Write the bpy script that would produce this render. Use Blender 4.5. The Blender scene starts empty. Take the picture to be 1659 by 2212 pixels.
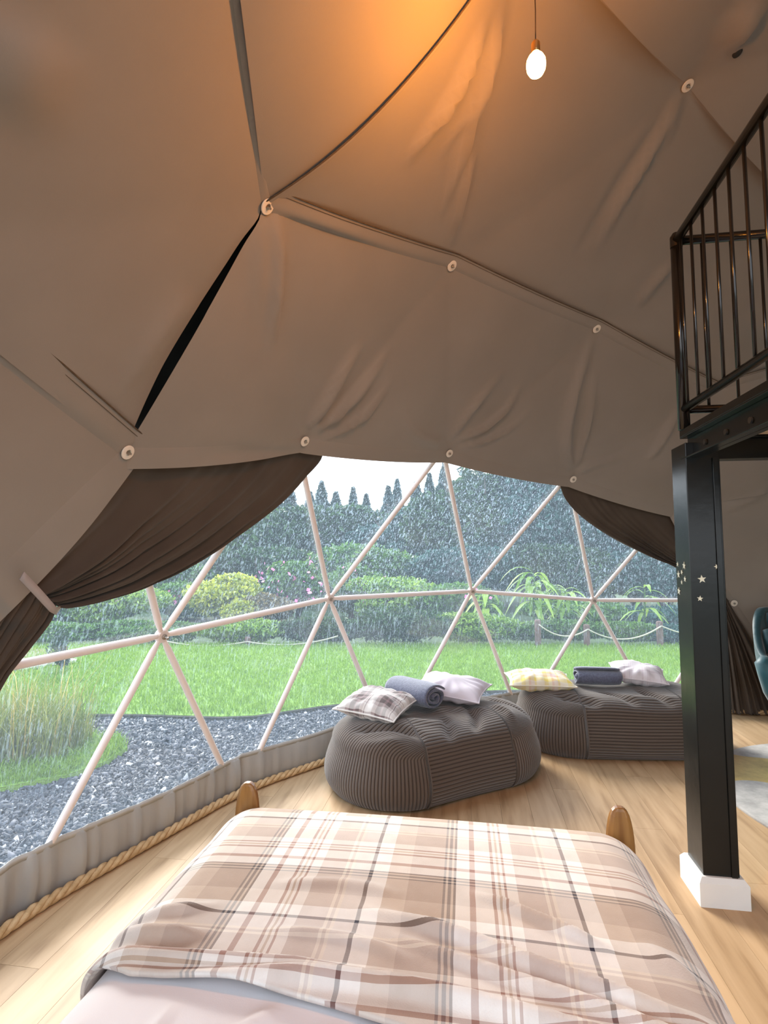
import bpy, math, random
import numpy as np
from mathutils import Vector, Matrix
random.seed(7); RNG = np.random.default_rng(7)
SC = bpy.context.scene
COL = SC.collection

# ------------------------------------------------------------------ camera
FPX, PITCH, ROLL = 1167.8, math.radians(4.611), math.radians(0.10)
CAM = np.array([0.0, 0.0, 1.334])
cp, sp = math.cos(PITCH), math.sin(PITCH)
Fv = np.array([0, cp, sp]); Uv = np.array([0, -sp, cp]); Rv = np.array([1.0, 0, 0])
R2 = Rv*math.cos(ROLL) + Uv*math.sin(ROLL); U2 = Uv*math.cos(ROLL) - Rv*math.sin(ROLL)
cd = bpy.data.cameras.new('camera'); cam = bpy.data.objects.new('camera', cd); COL.objects.link(cam)
cd.sensor_fit = 'VERTICAL'; cd.sensor_height = 24.0; cd.sensor_width = 18.0; cd.lens = 24.0*FPX/2212
cd.clip_start = 0.05; cd.clip_end = 300
cam.matrix_world = Matrix(((R2[0], U2[0], -Fv[0], CAM[0]), (R2[1], U2[1], -Fv[1], CAM[1]), (R2[2], U2[2], -Fv[2], CAM[2]), (0, 0, 0, 1)))
SC.camera = cam

# ------------------------------------------------------------------ sky, sun, exposure
SC.view_settings.view_transform = 'Standard'; SC.view_settings.look = 'None'
SC.view_settings.gamma = 1.0; SC.view_settings.use_curve_mapping = False
SC.view_settings.exposure = 1.38
w = bpy.data.worlds.new('overcast_sky'); SC.world = w; w.use_nodes = True
wn, wl = w.node_tree.nodes, w.node_tree.links
bg = wn['Background']; bg.inputs['Strength'].default_value = 1.35
tc = wn.new('ShaderNodeTexCoord'); sx = wn.new('ShaderNodeSeparateXYZ'); cr = wn.new('ShaderNodeValToRGB')
wl.new(tc.outputs['Generated'], sx.inputs[0]); wl.new(sx.outputs['Z'], cr.inputs[0]); wl.new(cr.outputs[0], bg.inputs[0])
cr.color_ramp.elements[0].position = 0.0; cr.color_ramp.elements[0].color = (0.92, 0.96, 1.0, 1)
cr.color_ramp.elements[1].position = 0.8; cr.color_ramp.elements[1].color = (0.70, 0.84, 1.0, 1)
sd = bpy.data.lights.new('sun', 'SUN'); sd.energy = 2.7; sd.angle = math.radians(24); sd.color = (1.0, 0.95, 0.86)
so = bpy.data.objects.new('sun', sd); COL.objects.link(so)
so.rotation_euler = Vector((-0.50, 1.0, 0.66)).to_track_quat('Z', 'Y').to_euler()
so.location = (-3, 14, 12)
SC.cycles.max_bounces = 10; SC.cycles.diffuse_bounces = 5; SC.cycles.transparent_max_bounces = 24
SC.cycles.transmission_bounces = 6; SC.cycles.caustics_reflective = False; SC.cycles.caustics_refractive = False
SC.cycles.sample_clamp_indirect = 6.0
SC.cycles.use_denoising = True

# ------------------------------------------------------------------ helpers
DC = np.array([2.4153, 0.8749, -0.05]); DR = 4.0; YAW = -0.93651
def ray(x, y): return Fv + R2*(x-829.5)/FPX - U2*(y-1106)/FPX
def on_z(x, y, z=0.0):
    d = ray(x, y); return CAM + d*(z-CAM[2])/d[2]
def at_depth(x, y, D): return CAM + ray(x, y)*D

def tag(o, label=None, cat=None, group=None, kind=None):
    if label: o['label'] = label
    if cat: o['category'] = cat
    if group: o['group'] = group
    if kind: o['kind'] = kind
    return o
def empty(name, loc=(0, 0, 0), label=None, cat=None, group=None, kind=None, parent=None):
    o = bpy.data.objects.new(name, None); COL.objects.link(o); o.empty_display_size = 0.1
    o['_w'] = [float(v) for v in loc]
    if parent is not None:
        o.parent = parent; pw = parent['_w']; o.location = [loc[i]-pw[i] for i in range(3)]
    else: o.location = loc
    return tag(o, label, cat, group, kind)
def mk(name, V, Fc, mat, parent=None, smooth=False, uv=None, attr=None, kind=None, label=None, bevel=0, sub=0, matidx=None, cat=None, group=None, solid=0):
    V = np.asarray(V, float).reshape(-1, 3)
    if parent is not None: org = np.array(parent['_w'][:])
    else: org = np.array([V[:, 0].mean(), V[:, 1].mean(), V[:, 2].min()])
    me = bpy.data.meshes.new(name)
    me.from_pydata((V-org).tolist(), [], [tuple(int(i) for i in f) for f in Fc])
    if uv is not None:
        ul = me.uv_layers.new(name='UVMap'); li = np.zeros(len(me.loops), int); me.loops.foreach_get('vertex_index', li)
        ul.data.foreach_set('uv', np.asarray(uv, float)[li].ravel())
    if attr:
        for k, a in attr.items():
            at = me.attributes.new(k, 'FLOAT', 'POINT'); at.data.foreach_set('value', np.asarray(a, float))
    mats = mat if isinstance(mat, (list, tuple)) else [mat]
    for m in mats: me.materials.append(m)
    if matidx is not None: me.polygons.foreach_set('material_index', np.asarray(matidx, int))
    if smooth: me.polygons.foreach_set('use_smooth', [True]*len(me.polygons))
    me.update()
    o = bpy.data.objects.new(name, me); COL.objects.link(o)
    if parent is not None: o.parent = parent
    else: o.location = org
    o['_w'] = [float(v) for v in org]
    if solid:
        sm = o.modifiers.new('solid', 'SOLIDIFY'); sm.thickness = solid; sm.offset = 0
    if bevel:
        b = o.modifiers.new('bevel', 'BEVEL'); b.width = bevel; b.segments = 2; b.limit_method = 'ANGLE'
    if sub:
        s = o.modifiers.new('sub', 'SUBSURF'); s.levels = sub; s.render_levels = sub
    return tag(o, label, cat, group, kind)

class MB:
    def __init__(s): s.v = []; s.f = []
    def add(s, V, Fc):
        n = len(s.v); s.v += [tuple(map(float, q)) for q in V]; s.f += [tuple(i+n for i in f) for f in Fc]; return s
    def box(s, o, ex, ey, ez):
        o, ex, ey, ez = [np.asarray(a, float) for a in (o, ex, ey, ez)]
        V = [o, o+ex, o+ex+ey, o+ey, o+ez, o+ex+ez, o+ex+ey+ez, o+ey+ez]
        return s.add(V, [(0, 3, 2, 1), (4, 5, 6, 7), (0, 1, 5, 4), (1, 2, 6, 5), (2, 3, 7, 6), (3, 0, 4, 7)])
    def tube(s, P, r, n=10, cap=True, closed=False):
        P = [np.asarray(p, float) for p in P]; m = len(P)
        rr = r if hasattr(r, '__len__') else [r]*m
        prev = None; V = []
        for i, p in enumerate(P):
            t = (P[min(i+1, m-1)]-P[max(i-1, 0)]); t = t/(np.linalg.norm(t)+1e-12)
            if prev is None:
                a = np.array([0, 0, 1.0]) if abs(t[2]) < .9 else np.array([1.0, 0, 0])
                u = np.cross(t, a)
            else: u = prev-t*(prev@t)
            u /= np.linalg.norm(u); prev = u; wv = np.cross(t, u)
            for k in range(n):
                a = 2*math.pi*k/n; V.append(p+rr[i]*(u*math.cos(a)+wv*math.sin(a)))
        Fc = [(i*n+k, i*n+(k+1) % n, (i+1)*n+(k+1) % n, (i+1)*n+k) for i in range(m-1) for k in range(n)]
        if cap: Fc += [tuple(range(n))[::-1], tuple((m-1)*n+k for k in range(n))]
        return s.add(V, Fc)
    def lathe(s, prof, c, ax=(0, 0, 1), n=24):
        ax = np.asarray(ax, float); ax = ax/np.linalg.norm(ax)
        a = np.array([1.0, 0, 0]) if abs(ax[0]) < .9 else np.array([0, 1.0, 0])
        u = np.cross(ax, a); u /= np.linalg.norm(u); wv = np.cross(ax, u); c = np.asarray(c, float)
        V = [c+ax*h+r*(u*math.cos(2*math.pi*k/n)+wv*math.sin(2*math.pi*k/n)) for r, h in prof for k in range(n)]
        m = len(prof)
        Fc = [(i*n+k, i*n+(k+1) % n, (i+1)*n+(k+1) % n, (i+1)*n+k) for i in range(m-1) for k in range(n)]
        if prof[0][0] > 1e-6: Fc.append(tuple(range(n))[::-1])
        if prof[-1][0] > 1e-6: Fc.append(tuple((m-1)*n+k for k in range(n)))
        return s.add(V, Fc)
    def build(s, name, mat, parent=None, **k): return mk(name, s.v, s.f, mat, parent, **k)

def grid_faces(nu, nv, closed_u=False):
    f = []
    for i in range(nu if closed_u else nu-1):
        for j in range(nv-1):
            a = i*nv+j; b = ((i+1) % nu)*nv+j
            f.append((a, b, b+1, a+1))
    return f
def sstep(a, b, x):
    t = np.clip((x-a)/(b-a), 0, 1); return t*t*(3-2*t)

# ------------------------------------------------------------------ materials
def newmat(name, col=(.5, .5, .5), rough=.6, metal=0, spec=.5, sheen=0):
    m = bpy.data.materials.new(name); m.use_nodes = True; nt = m.node_tree; b = nt.nodes['Principled BSDF']
    b.inputs['Base Color'].default_value = (*col, 1); b.inputs['Roughness'].default_value = rough
    b.inputs['Metallic'].default_value = metal; b.inputs['Specular IOR Level'].default_value = spec
    if sheen:
        b.inputs['Sheen Weight'].default_value = sheen
    return m, nt, b
def nd(nt, t, **k):
    n = nt.nodes.new(t)
    for a, v in k.items(): setattr(n, a, v)
    return n
def noise_col(nt, b, c1, c2, scale=5, detail=4, coord='Object', stretch=None, bump=0, bscale=None, bdist=.01):
    tcn = nd(nt, 'ShaderNodeTexCoord'); src = tcn.outputs[coord]
    if stretch:
        mp = nd(nt, 'ShaderNodeMapping'); mp.inputs['Scale'].default_value = stretch; nt.links.new(src, mp.inputs[0]); src = mp.outputs[0]
    nz = nd(nt, 'ShaderNodeTexNoise'); nz.inputs['Scale'].default_value = scale; nz.inputs['Detail'].default_value = detail
    nt.links.new(src, nz.inputs['Vector'])
    rp = nd(nt, 'ShaderNodeValToRGB'); rp.color_ramp.elements[0].color = (*c1, 1); rp.color_ramp.elements[1].color = (*c2, 1)
    rp.color_ramp.elements[0].position = .3; rp.color_ramp.elements[1].position = .7
    nt.links.new(nz.outputs['Fac'], rp.inputs[0]); nt.links.new(rp.outputs[0], b.inputs['Base Color'])
    if bump:
        n2 = nz
        if bscale:
            n2 = nd(nt, 'ShaderNodeTexNoise'); n2.inputs['Scale'].default_value = bscale; n2.inputs['Detail'].default_value = 3; nt.links.new(src, n2.inputs['Vector'])
        bp = nd(nt, 'ShaderNodeBump'); bp.inputs['Strength'].default_value = bump; bp.inputs['Distance'].default_value = bdist
        nt.links.new(n2.outputs['Fac'], bp.inputs['Height']); nt.links.new(bp.outputs[0], b.inputs['Normal'])
    return rp
M = {}
def simple(key, c1, c2=None, rough=.6, metal=0, scale=8, bump=0, bscale=None, spec=.5, sheen=0, stretch=None, coord='Object', bdist=.01):
    m, nt, b = newmat(key, c1, rough, metal, spec, sheen)
    if c2 is not None: noise_col(nt, b, c1, c2, scale, coord=coord, stretch=stretch, bump=bump, bscale=bscale, bdist=bdist)
    M[key] = m; return m
simple('lining', (.262, .228, .195), (.285, .248, .212), .85, scale=3, bump=.12, bscale=260, sheen=.15, bdist=.002)
simple('lining_thread', (.075, .05, .03), (.12, .08, .045), .9, scale=60)
simple('cover', (.02, .02, .018), (.03, .03, .028), .9)
simple('plastic_disc', (.78, .70, .60), (.82, .74, .64), .45, scale=30)
simple('steel', (.42, .38, .34), (.55, .5, .45), .35, 1, scale=40)
simple('tube_paint', (.80, .70, .66), (.84, .75, .71), .38, scale=10)
simple('skirt', (.36, .355, .34), (.43, .425, .405), .32, scale=4, bump=.25, bscale=18, spec=.6, bdist=.01)
simple('skirt_hem', (.42, .41, .38), (.48, .47, .44), .45, scale=20)
simple('rope', (.46, .29, .13), (.66, .46, .25), .85, scale=30, bump=.6, bscale=220, bdist=.003)
simple('sheet', (.74, .70, .71), (.78, .745, .755), .8, scale=3, bump=.15, bscale=500, bdist=.001)
simple('mattress', (.7, .68, .66), (.75, .73, .7), .85)
simple('black_paint', (.005, .006, .006), (.008, .009, .008), .24, scale=6, bump=.05, bscale=25, spec=.36)
simple('black_rail', (.008, .007, .006), (.012, .010, .008), .16, scale=12)
simple('trim_white', (.74, .73, .70), (.78, .77, .74), .4)
simple('deck_board', (.62, .53, .40), (.72, .62, .48), .6, scale=4, stretch=(1, 12, 1))
simple('star_sticker', (.72, .76, .62), (.8, .83, .7), .5)
simple('curtain', (.060, .043, .031), (.082, .060, .044), .95, scale=4, bump=.15, bscale=300, sheen=.1, bdist=.002)
simple('tieback', (.34, .29, .27), (.4, .34, .32), .8)
simple('teal_velvet', (.006, .045, .06), (.014, .095, .12), .5, scale=5, sheen=.35, bump=.1, bscale=40)
simple('copper', (.75, .36, .2), (.85, .45, .28), .22, 1, scale=20)
simple('wool_dark', (.075, .08, .125), (.14, .15, .21), .95, scale=90, sheen=.5, bump=.8, bscale=160, bdist=.004)
simple('cushion_lilac', (.56, .49, .53), (.62, .55, .58), .85, scale=8, bump=.2, bscale=300, bdist=.002)
simple('black_wire', (.02, .012, .008), None, .5)
simple('brass', (.5, .3, .12), (.6, .38, .16), .3, 1)
# exterior
simple('soil', (.16, .10, .07), (.26, .18, .13), .95, scale=12, bump=.8)
simple('gravel_ground', (.06, .063, .075), (.20, .20, .22), .95, scale=60, bump=1, bdist=.02)
simple('kerb_dark', (.03, .028, .02), (.06, .055, .04), .95)
simple('edging_stone', (.5, .48, .42), (.65, .62, .55), .9, scale=6, bump=.5)
simple('post_wood', (.10, .055, .045), (.17, .10, .085), .85, scale=10, stretch=(6, 6, 1), bump=.3)
simple('fence_rope', (.40, .36, .28), (.5, .45, .35), .9, scale=30)
simple('bark', (.06, .045, .035), (.11, .085, .065), .95, scale=12, bump=.5)
simple('flower_pink', (.75, .16, .42), (.85, .3, .55), .7)
simple('deck_plinth', (.12, .1, .08), (.18, .15, .12), .9)

def leafmat(key, c1, c2, tr=.35):
    m, nt, b = newmat(key, c1, .6, spec=.3)
    oi = nd(nt, 'ShaderNodeAttribute'); oi.attribute_name = 'tone'
    rp = nd(nt, 'ShaderNodeValToRGB'); rp.color_ramp.elements[0].color = (*c1, 1); rp.color_ramp.elements[1].color = (*c2, 1)
    nt.links.new(oi.outputs['Fac'], rp.inputs[0]); nt.links.new(rp.outputs[0], b.inputs['Base Color'])
    t = nd(nt, 'ShaderNodeBsdfTranslucent'); nt.links.new(rp.outputs[0], t.inputs[0])
    mx = nd(nt, 'ShaderNodeMixShader'); mx.inputs[0].default_value = tr
    nt.links.new(b.outputs[0], mx.inputs[1]); nt.links.new(t.outputs[0], mx.inputs[2])
    nt.links.new(mx.outputs[0], nt.nodes['Material Output'].inputs[0]); M[key] = m
leafmat('leaf_dark', (.008, .028, .010), (.055, .12, .035))
leafmat('leaf_hazed', (.05, .085, .075), (.11, .17, .15))  # green paled and greyed: distance haze and glare painted into the leaf colour
leafmat('leaf_mid', (.025, .085, .012), (.13, .26, .04))
leafmat('leaf_fresh', (.08, .19, .02), (.32, .46, .07))
leafmat('leaf_yellow', (.22, .29, .03), (.62, .62, .08))
leafmat('leaf_blue', (.012, .045, .04), (.035, .11, .09))
leafmat('leaf_rust', (.10, .08, .04), (.26, .20, .08))
leafmat('grass_blade', (.14, .26, .022), (.26, .40, .05))
leafmat('tall_grass', (.12, .18, .03), (.36, .38, .11))
leafmat('straw', (.45, .30, .07), (.75, .55, .2))

m, nt, b = newmat('lawn', (.2, .4, .06), .9); M['lawn'] = m
rp = noise_col(nt, b, (.14, .26, .022), (.21, .36, .04), 1.6, detail=8, bump=.6, bscale=90, bdist=.02)

m, nt, b = newmat('stone_chip', (.3, .3, .33), .75); M['stone_chip'] = m
at = nd(nt, 'ShaderNodeAttribute'); at.attribute_name = 'tone'
rp = nd(nt, 'ShaderNodeValToRGB'); e = rp.color_ramp.elements
e[0].color = (.02, .023, .032, 1); e[1].color = (.60, .58, .56, 1); e.new(.55).color = (.055, .06, .075, 1); e.new(.82).color = (.15, .15, .17, 1)
nt.links.new(at.outputs['Fac'], rp.inputs[0]); nt.links.new(rp.outputs[0], b.inputs['Base Color'])

# oak laminate plank: per-object tone, grain along the plank's own long axis (stored in uv)
m, nt, b = newmat('oak_plank', (.6, .4, .2), .5, spec=.25); M['oak'] = m
uvn = nd(nt, 'ShaderNodeUVMap'); mp = nd(nt, 'ShaderNodeMapping'); mp.inputs['Scale'].default_value = (9, .9, 1); oi = nd(nt, 'ShaderNodeObjectInfo')
nt.links.new(uvn.outputs[0], mp.inputs[0])
nz = nd(nt, 'ShaderNodeTexNoise', noise_dimensions='4D'); nz.inputs['Scale'].default_value = 2.2; nz.inputs['Detail'].default_value = 6; nz.inputs['Distortion'].default_value = .6
ml = nd(nt, 'ShaderNodeMath', operation='MULTIPLY'); ml.inputs[1].default_value = 40; nt.links.new(oi.outputs['Random'], ml.inputs[0]); nt.links.new(ml.outputs[0], nz.inputs['W'])
nt.links.new(mp.outputs[0], nz.inputs['Vector'])
rp = nd(nt, 'ShaderNodeValToRGB'); e = rp.color_ramp.elements
e[0].position = .28; e[0].color = (.30, .18, .09, 1); e[1].position = .62; e[1].color = (.52, .35, .20, 1); e.new(.45).color = (.45, .295, .16, 1)
nt.links.new(nz.outputs['Fac'], rp.inputs[0])
hs = nd(nt, 'ShaderNodeHueSaturation'); mr = nd(nt, 'ShaderNodeMapRange'); mr.inputs['To Min'].default_value = .90; mr.inputs['To Max'].default_value = 1.10
nt.links.new(oi.outputs['Random'], mr.inputs[0]); nt.links.new(mr.outputs[0], hs.inputs['Value']); nt.links.new(rp.outputs[0], hs.inputs['Color'])
nt.links.new(hs.outputs[0], b.inputs['Base Color'])
bp = nd(nt, 'ShaderNodeBump'); bp.inputs['Strength'].default_value = .15; bp.inputs['Distance'].default_value = .003; nt.links.new(nz.outputs['Fac'], bp.inputs['Height']); nt.links.new(bp.outputs[0], b.inputs['Normal'])

# honey pine of the bed
m, nt, b = newmat('honey_pine', (.3, .15, .04), .28); M['pine'] = m
noise_col(nt, b, (.20, .085, .022), (.34, .17, .05), 3, stretch=(14, 14, 1.5))
m, nt, b = newmat('dark_stain', (.07, .03, .02), .35); M['pine_dark'] = m
noise_col(nt, b, (.05, .022, .015), (.09, .04, .028), 3, stretch=(2, 14, 14))

# corduroy: ribs follow the attribute q (metres)
m, nt, b = newmat('corduroy', (.13, .1, .08), .9, sheen=.35, spec=.2); M['cord'] = m
at = nd(nt, 'ShaderNodeAttribute'); at.attribute_name = 'q'
mu = nd(nt, 'ShaderNodeMath', operation='MULTIPLY'); mu.inputs[1].default_value = 2*math.pi/.0195; nt.links.new(at.outputs['Fac'], mu.inputs[0])
si = nd(nt, 'ShaderNodeMath', operation='SINE'); nt.links.new(mu.outputs[0], si.inputs[0])
mr = nd(nt, 'ShaderNodeMapRange'); mr.inputs['From Min'].default_value = -1; mr.inputs['From Max'].default_value = .2; nt.links.new(si.outputs[0], mr.inputs[0])
rp = nd(nt, 'ShaderNodeValToRGB'); rp.color_ramp.elements[0].color = (.048, .033, .025, 1); rp.color_ramp.elements[1].color = (.118, .092, .075, 1); nt.links.new(mr.outputs[0], rp.inputs[0]); nt.links.new(rp.outputs[0], b.inputs['Base Color'])  # grooves darker: the cord's own tone plus a little painted groove shade
bp = nd(nt, 'ShaderNodeBump'); bp.inputs['Strength'].default_value = .9; bp.inputs['Distance'].default_value = .005; nt.links.new(mr.outputs[0], bp.inputs['Height']); nt.links.new(bp.outputs[0], b.inputs['Normal'])

def plaid(key, period, stopsU, stopsV, rough=.9, sheen=.3, bump=300):
    m, nt, b = newmat(key, (.5, .5, .5), rough, sheen=sheen, spec=.2); M[key] = m
    uvn = nd(nt, 'ShaderNodeUVMap'); sp_ = nd(nt, 'ShaderNodeSeparateXYZ')
    nz = nd(nt, 'ShaderNodeTexNoise'); nz.inputs['Scale'].default_value = 3; nt.links.new(uvn.outputs[0], nz.inputs['Vector'])
    nt.links.new(uvn.outputs[0], sp_.inputs[0]); outs = []
    for ax, stops, per in ((0, stopsU, period[0]), (1, stopsV, period[1])):
        dv = nd(nt, 'ShaderNodeMath', operation='MULTIPLY_ADD'); dv.inputs[1].default_value = 1/per; dv.inputs[2].default_value = 10
        nt.links.new(sp_.outputs[ax], dv.inputs[0])
        fr = nd(nt, 'ShaderNodeMath', operation='FRACT'); nt.links.new(dv.outputs[0], fr.inputs[0])
        rp = nd(nt, 'ShaderNodeValToRGB'); rp.color_ramp.interpolation = 'CONSTANT'; e = rp.color_ramp.elements
        e[0].position = 0; e[0].color = (*stops[0][1], 1); e.remove(e[1])
        for p, c in stops[1:]: e.new(p).color = (*c, 1)
        nt.links.new(fr.outputs[0], rp.inputs[0]); outs.append(rp.outputs[0])
    mx = nd(nt, 'ShaderNodeMix', data_type='RGBA'); mx.inputs[0].default_value = .5
    nt.links.new(outs[0], mx.inputs[6]); nt.links.new(outs[1], mx.inputs[7])
    m2 = nd(nt, 'ShaderNodeMix', data_type='RGBA', blend_type='MULTIPLY'); m2.inputs[0].default_value = .35
    nt.links.new(mx.outputs[2], m2.inputs[6])
    r2 = nd(nt, 'ShaderNodeValToRGB'); r2.color_ramp.elements[0].color = (.84, .82, .80, 1); r2.color_ramp.elements[1].color = (1, 1, 1, 1)
    r2.color_ramp.elements[0].position = .35; r2.color_ramp.elements[1].position = .6
    n3 = nd(nt, 'ShaderNodeTexNoise'); n3.inputs['Scale'].default_value = 22; n3.inputs['Detail'].default_value = 5; nt.links.new(uvn.outputs[0], n3.inputs['Vector'])
    nt.links.new(n3.outputs['Fac'], r2.inputs[0]); nt.links.new(r2.outputs[0], m2.inputs[7]); nt.links.new(m2.outputs[2], b.inputs['Base Color'])
    n4 = nd(nt, 'ShaderNodeTexNoise'); n4.inputs['Scale'].default_value = bump; nt.links.new(uvn.outputs[0], n4.inputs['Vector'])
    bp = nd(nt, 'ShaderNodeBump'); bp.inputs['Strength'].default_value = .3; bp.inputs['Distance'].default_value = .003; nt.links.new(n4.outputs['Fac'], bp.inputs['Height']); nt.links.new(bp.outputs[0], b.inputs['Normal'])
WH = (.80, .76, .71); TP = (.37, .265, .195); BE = (.50, .385, .295); DK = (.05, .032, .03); RO = (.34, .19, .15); GT = (.52, .43, .38); CR = (.74, .66, .56); CH = (.02, .015, .03); LG = (.66, .60, .56)
st = [(0, TP), (.17, DK), (.183, BE), (.195, DK), (.208, BE), (.22, DK), (.233, WH), (.30, RO), (.325, WH), (.41, RO), (.424, WH), (.44, BE), (.452, WH), (.468, RO), (.48, WH), (.53, GT), (.66, CR), (.675, GT), (.69, CR), (.705, LG), (.79, CH), (.812, WH), (.89, BE)]
plaid('tartan_fleece', (.50, .46), st, st)
pk = (.28, .18, .18); gr = (.12, .09, .085)
WC = (.70, .66, .62); MC = (.45, .38, .36)
stc = [(0, WC), (.2, MC), (.34, gr), (.52, pk), (.6, gr), (.74, MC), (.86, WC), (.9, (.2, .14, .14)), (.93, WC)]
plaid('check_grey', (.17, .17), stc, stc)
YE = (.76, .58, .14); PC = (.68, .40, .32)
WY = (.74, .66, .52)
sty = [(0, WY), (.2, YE), (.38, (.78, .70, .46)), (.52, PC), (.62, (.70, .56, .50)), (.78, YE), (.86, WY)]
plaid('check_yellow', (.16, .16), sty, sty)
PW_ = (.68, .62, .64); PL_ = (.52, .42, .46)
stw = [(0, PW_), (.3, PL_), (.38, PW_), (.6, PL_), (.64, PW_), (.7, PL_), (.74, PW_)]
plaid('check_pale', (.12, .12), stw, stw)

# rug: grey marble with a mustard sweep
m, nt, b = newmat('rug_pile', (.4, .4, .4), .95, sheen=.4, spec=.1); M['rug'] = m
tcn = nd(nt, 'ShaderNodeTexCoord')
nz = nd(nt, 'ShaderNodeTexNoise'); nz.inputs['Scale'].default_value = 7; nz.inputs['Detail'].default_value = 8; nz.inputs['Roughness'].default_value = .7; nt.links.new(tcn.outputs['Object'], nz.inputs['Vector'])
rg = nd(nt, 'ShaderNodeValToRGB'); e = rg.color_ramp.elements; e[0].position = .35; e[0].color = (.25, .235, .22, 1); e[1].position = .68; e[1].color = (.52, .49, .46, 1); nt.links.new(nz.outputs['Fac'], rg.inputs[0])
ry = nd(nt, 'ShaderNodeValToRGB'); e = ry.color_ramp.elements; e[0].position = .35; e[0].color = (.38, .24, .02, 1); e[1].position = .68; e[1].color = (.66, .46, .09, 1); nt.links.new(nz.outputs['Fac'], ry.inputs[0])
sx_ = nd(nt, 'ShaderNodeSeparateXYZ'); nt.links.new(tcn.outputs['Object'], sx_.inputs[0])
n2 = nd(nt, 'ShaderNodeTexNoise'); n2.inputs['Scale'].default_value = 1.6; n2.inputs['Detail'].default_value = 2; nt.links.new(tcn.outputs['Object'], n2.inputs['Vector'])
a1 = nd(nt, 'ShaderNodeMath', operation='MULTIPLY_ADD'); a1.inputs[1].default_value = .5; nt.links.new(n2.outputs['Fac'], a1.inputs[0]); nt.links.new(sx_.outputs['Y'], a1.inputs[2])
g1 = nd(nt, 'ShaderNodeMath', operation='GREATER_THAN'); g1.inputs[1].default_value = .66; nt.links.new(a1.outputs[0], g1.inputs[0])
g2 = nd(nt, 'ShaderNodeMath', operation='LESS_THAN'); g2.inputs[1].default_value = 1.0; nt.links.new(a1.outputs[0], g2.inputs[0])
gm = nd(nt, 'ShaderNodeMath', operation='MULTIPLY'); nt.links.new(g1.outputs[0], gm.inputs[0]); nt.links.new(g2.outputs[0], gm.inputs[1])
mx = nd(nt, 'ShaderNodeMix', data_type='RGBA'); nt.links.new(gm.outputs[0], mx.inputs[0]); nt.links.new(rg.outputs[0], mx.inputs[6]); nt.links.new(ry.outputs[0], mx.inputs[7]); nt.links.new(mx.outputs[2], b.inputs['Base Color'])

# clear pvc membrane beaded with rain: clear sheet, thin milky haze, droplets and runs
m = bpy.data.materials.new('rainy_clear_pvc'); m.use_nodes = True; nt = m.node_tree; nt.nodes.clear(); M['pvc'] = m
out = nd(nt, 'ShaderNodeOutputMaterial'); tcn = nd(nt, 'ShaderNodeTexCoord')
def nzn(scale, stretch, detail=2, rough=.5):
    mp = nd(nt, 'ShaderNodeMapping'); mp.inputs['Scale'].default_value = stretch; mp.inputs['Rotation'].default_value = (0, math.radians(5), 0); nt.links.new(tcn.outputs['Object'], mp.inputs[0])
    n = nd(nt, 'ShaderNodeTexNoise'); n.inputs['Scale'].default_value = scale; n.inputs['Detail'].default_value = detail; n.inputs['Roughness'].default_value = rough
    nt.links.new(mp.outputs[0], n.inputs['Vector']); return n
def ramp(src, p0, p1, v0=0., v1=1.):
    r = nd(nt, 'ShaderNodeMapRange'); r.inputs['From Min'].default_value = p0; r.inputs['From Max'].default_value = p1; r.inputs['To Min'].default_value = v0; r.inputs['To Max'].default_value = v1
    nt.links.new(src, r.inputs[0]); return r.outputs[0]
def mth(op, a, b_):
    n = nd(nt, 'ShaderNodeMath', operation=op)
    for i, v in enumerate((a, b_)):
        if isinstance(v, (int, float)): n.inputs[i].default_value = v
        else: nt.links.new(v, n.inputs[i])
    return n.outputs[0]
drops = ramp(nzn(165, (1, 1, .45), 3, .6).outputs['Fac'], .55, .68)
runs = ramp(nzn(85, (1, 1, .045), 2).outputs['Fac'], .55, .72)
sxx = nd(nt, 'ShaderNodeSeparateXYZ'); nt.links.new(tcn.outputs['Object'], sxx.inputs[0])
wet = ramp(sxx.outputs['Z'], .35, 1.35, .22, 1.0)       # more rain sits on the higher, flatter part of the sheet
blot = ramp(nzn(1.3, (1, 1, 1), 2).outputs['Fac'], .3, .7, .6, 1.1)
fac = mth('MULTIPLY', mth('MULTIPLY', mth('ADD', mth('MULTIPLY', drops, .24), mth('MULTIPLY', runs, .21)), wet), blot)
fac = mth('ADD', fac, .055)
tr = nd(nt, 'ShaderNodeBsdfTransparent'); tr.inputs[0].default_value = (.95, .965, .975, 1)
tl = nd(nt, 'ShaderNodeBsdfTranslucent'); tl.inputs[0].default_value = (.60, .75, .92, 1)
mx = nd(nt, 'ShaderNodeMixShader'); nt.links.new(fac, mx.inputs[0]); nt.links.new(tr.outputs[0], mx.inputs[1]); nt.links.new(tl.outputs[0], mx.inputs[2])
gl = nd(nt, 'ShaderNodeBsdfGlossy'); gl.inputs['Roughness'].default_value = .06; gl.inputs[0].default_value = (1, 1, 1, 1)
lw = nd(nt, 'ShaderNodeLayerWeight'); lw.inputs[0].default_value = .5
frf = mth('ADD', mth('MULTIPLY', mth('POWER', lw.outputs['Facing'], 5), .6), .03)
mx2 = nd(nt, 'ShaderNodeMixShader'); nt.links.new(frf, mx2.inputs[0]); nt.links.new(mx.outputs[0], mx2.inputs[1]); nt.links.new(gl.outputs[0], mx2.inputs[2])
nt.links.new(mx2.outputs[0], out.inputs[0])

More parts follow.
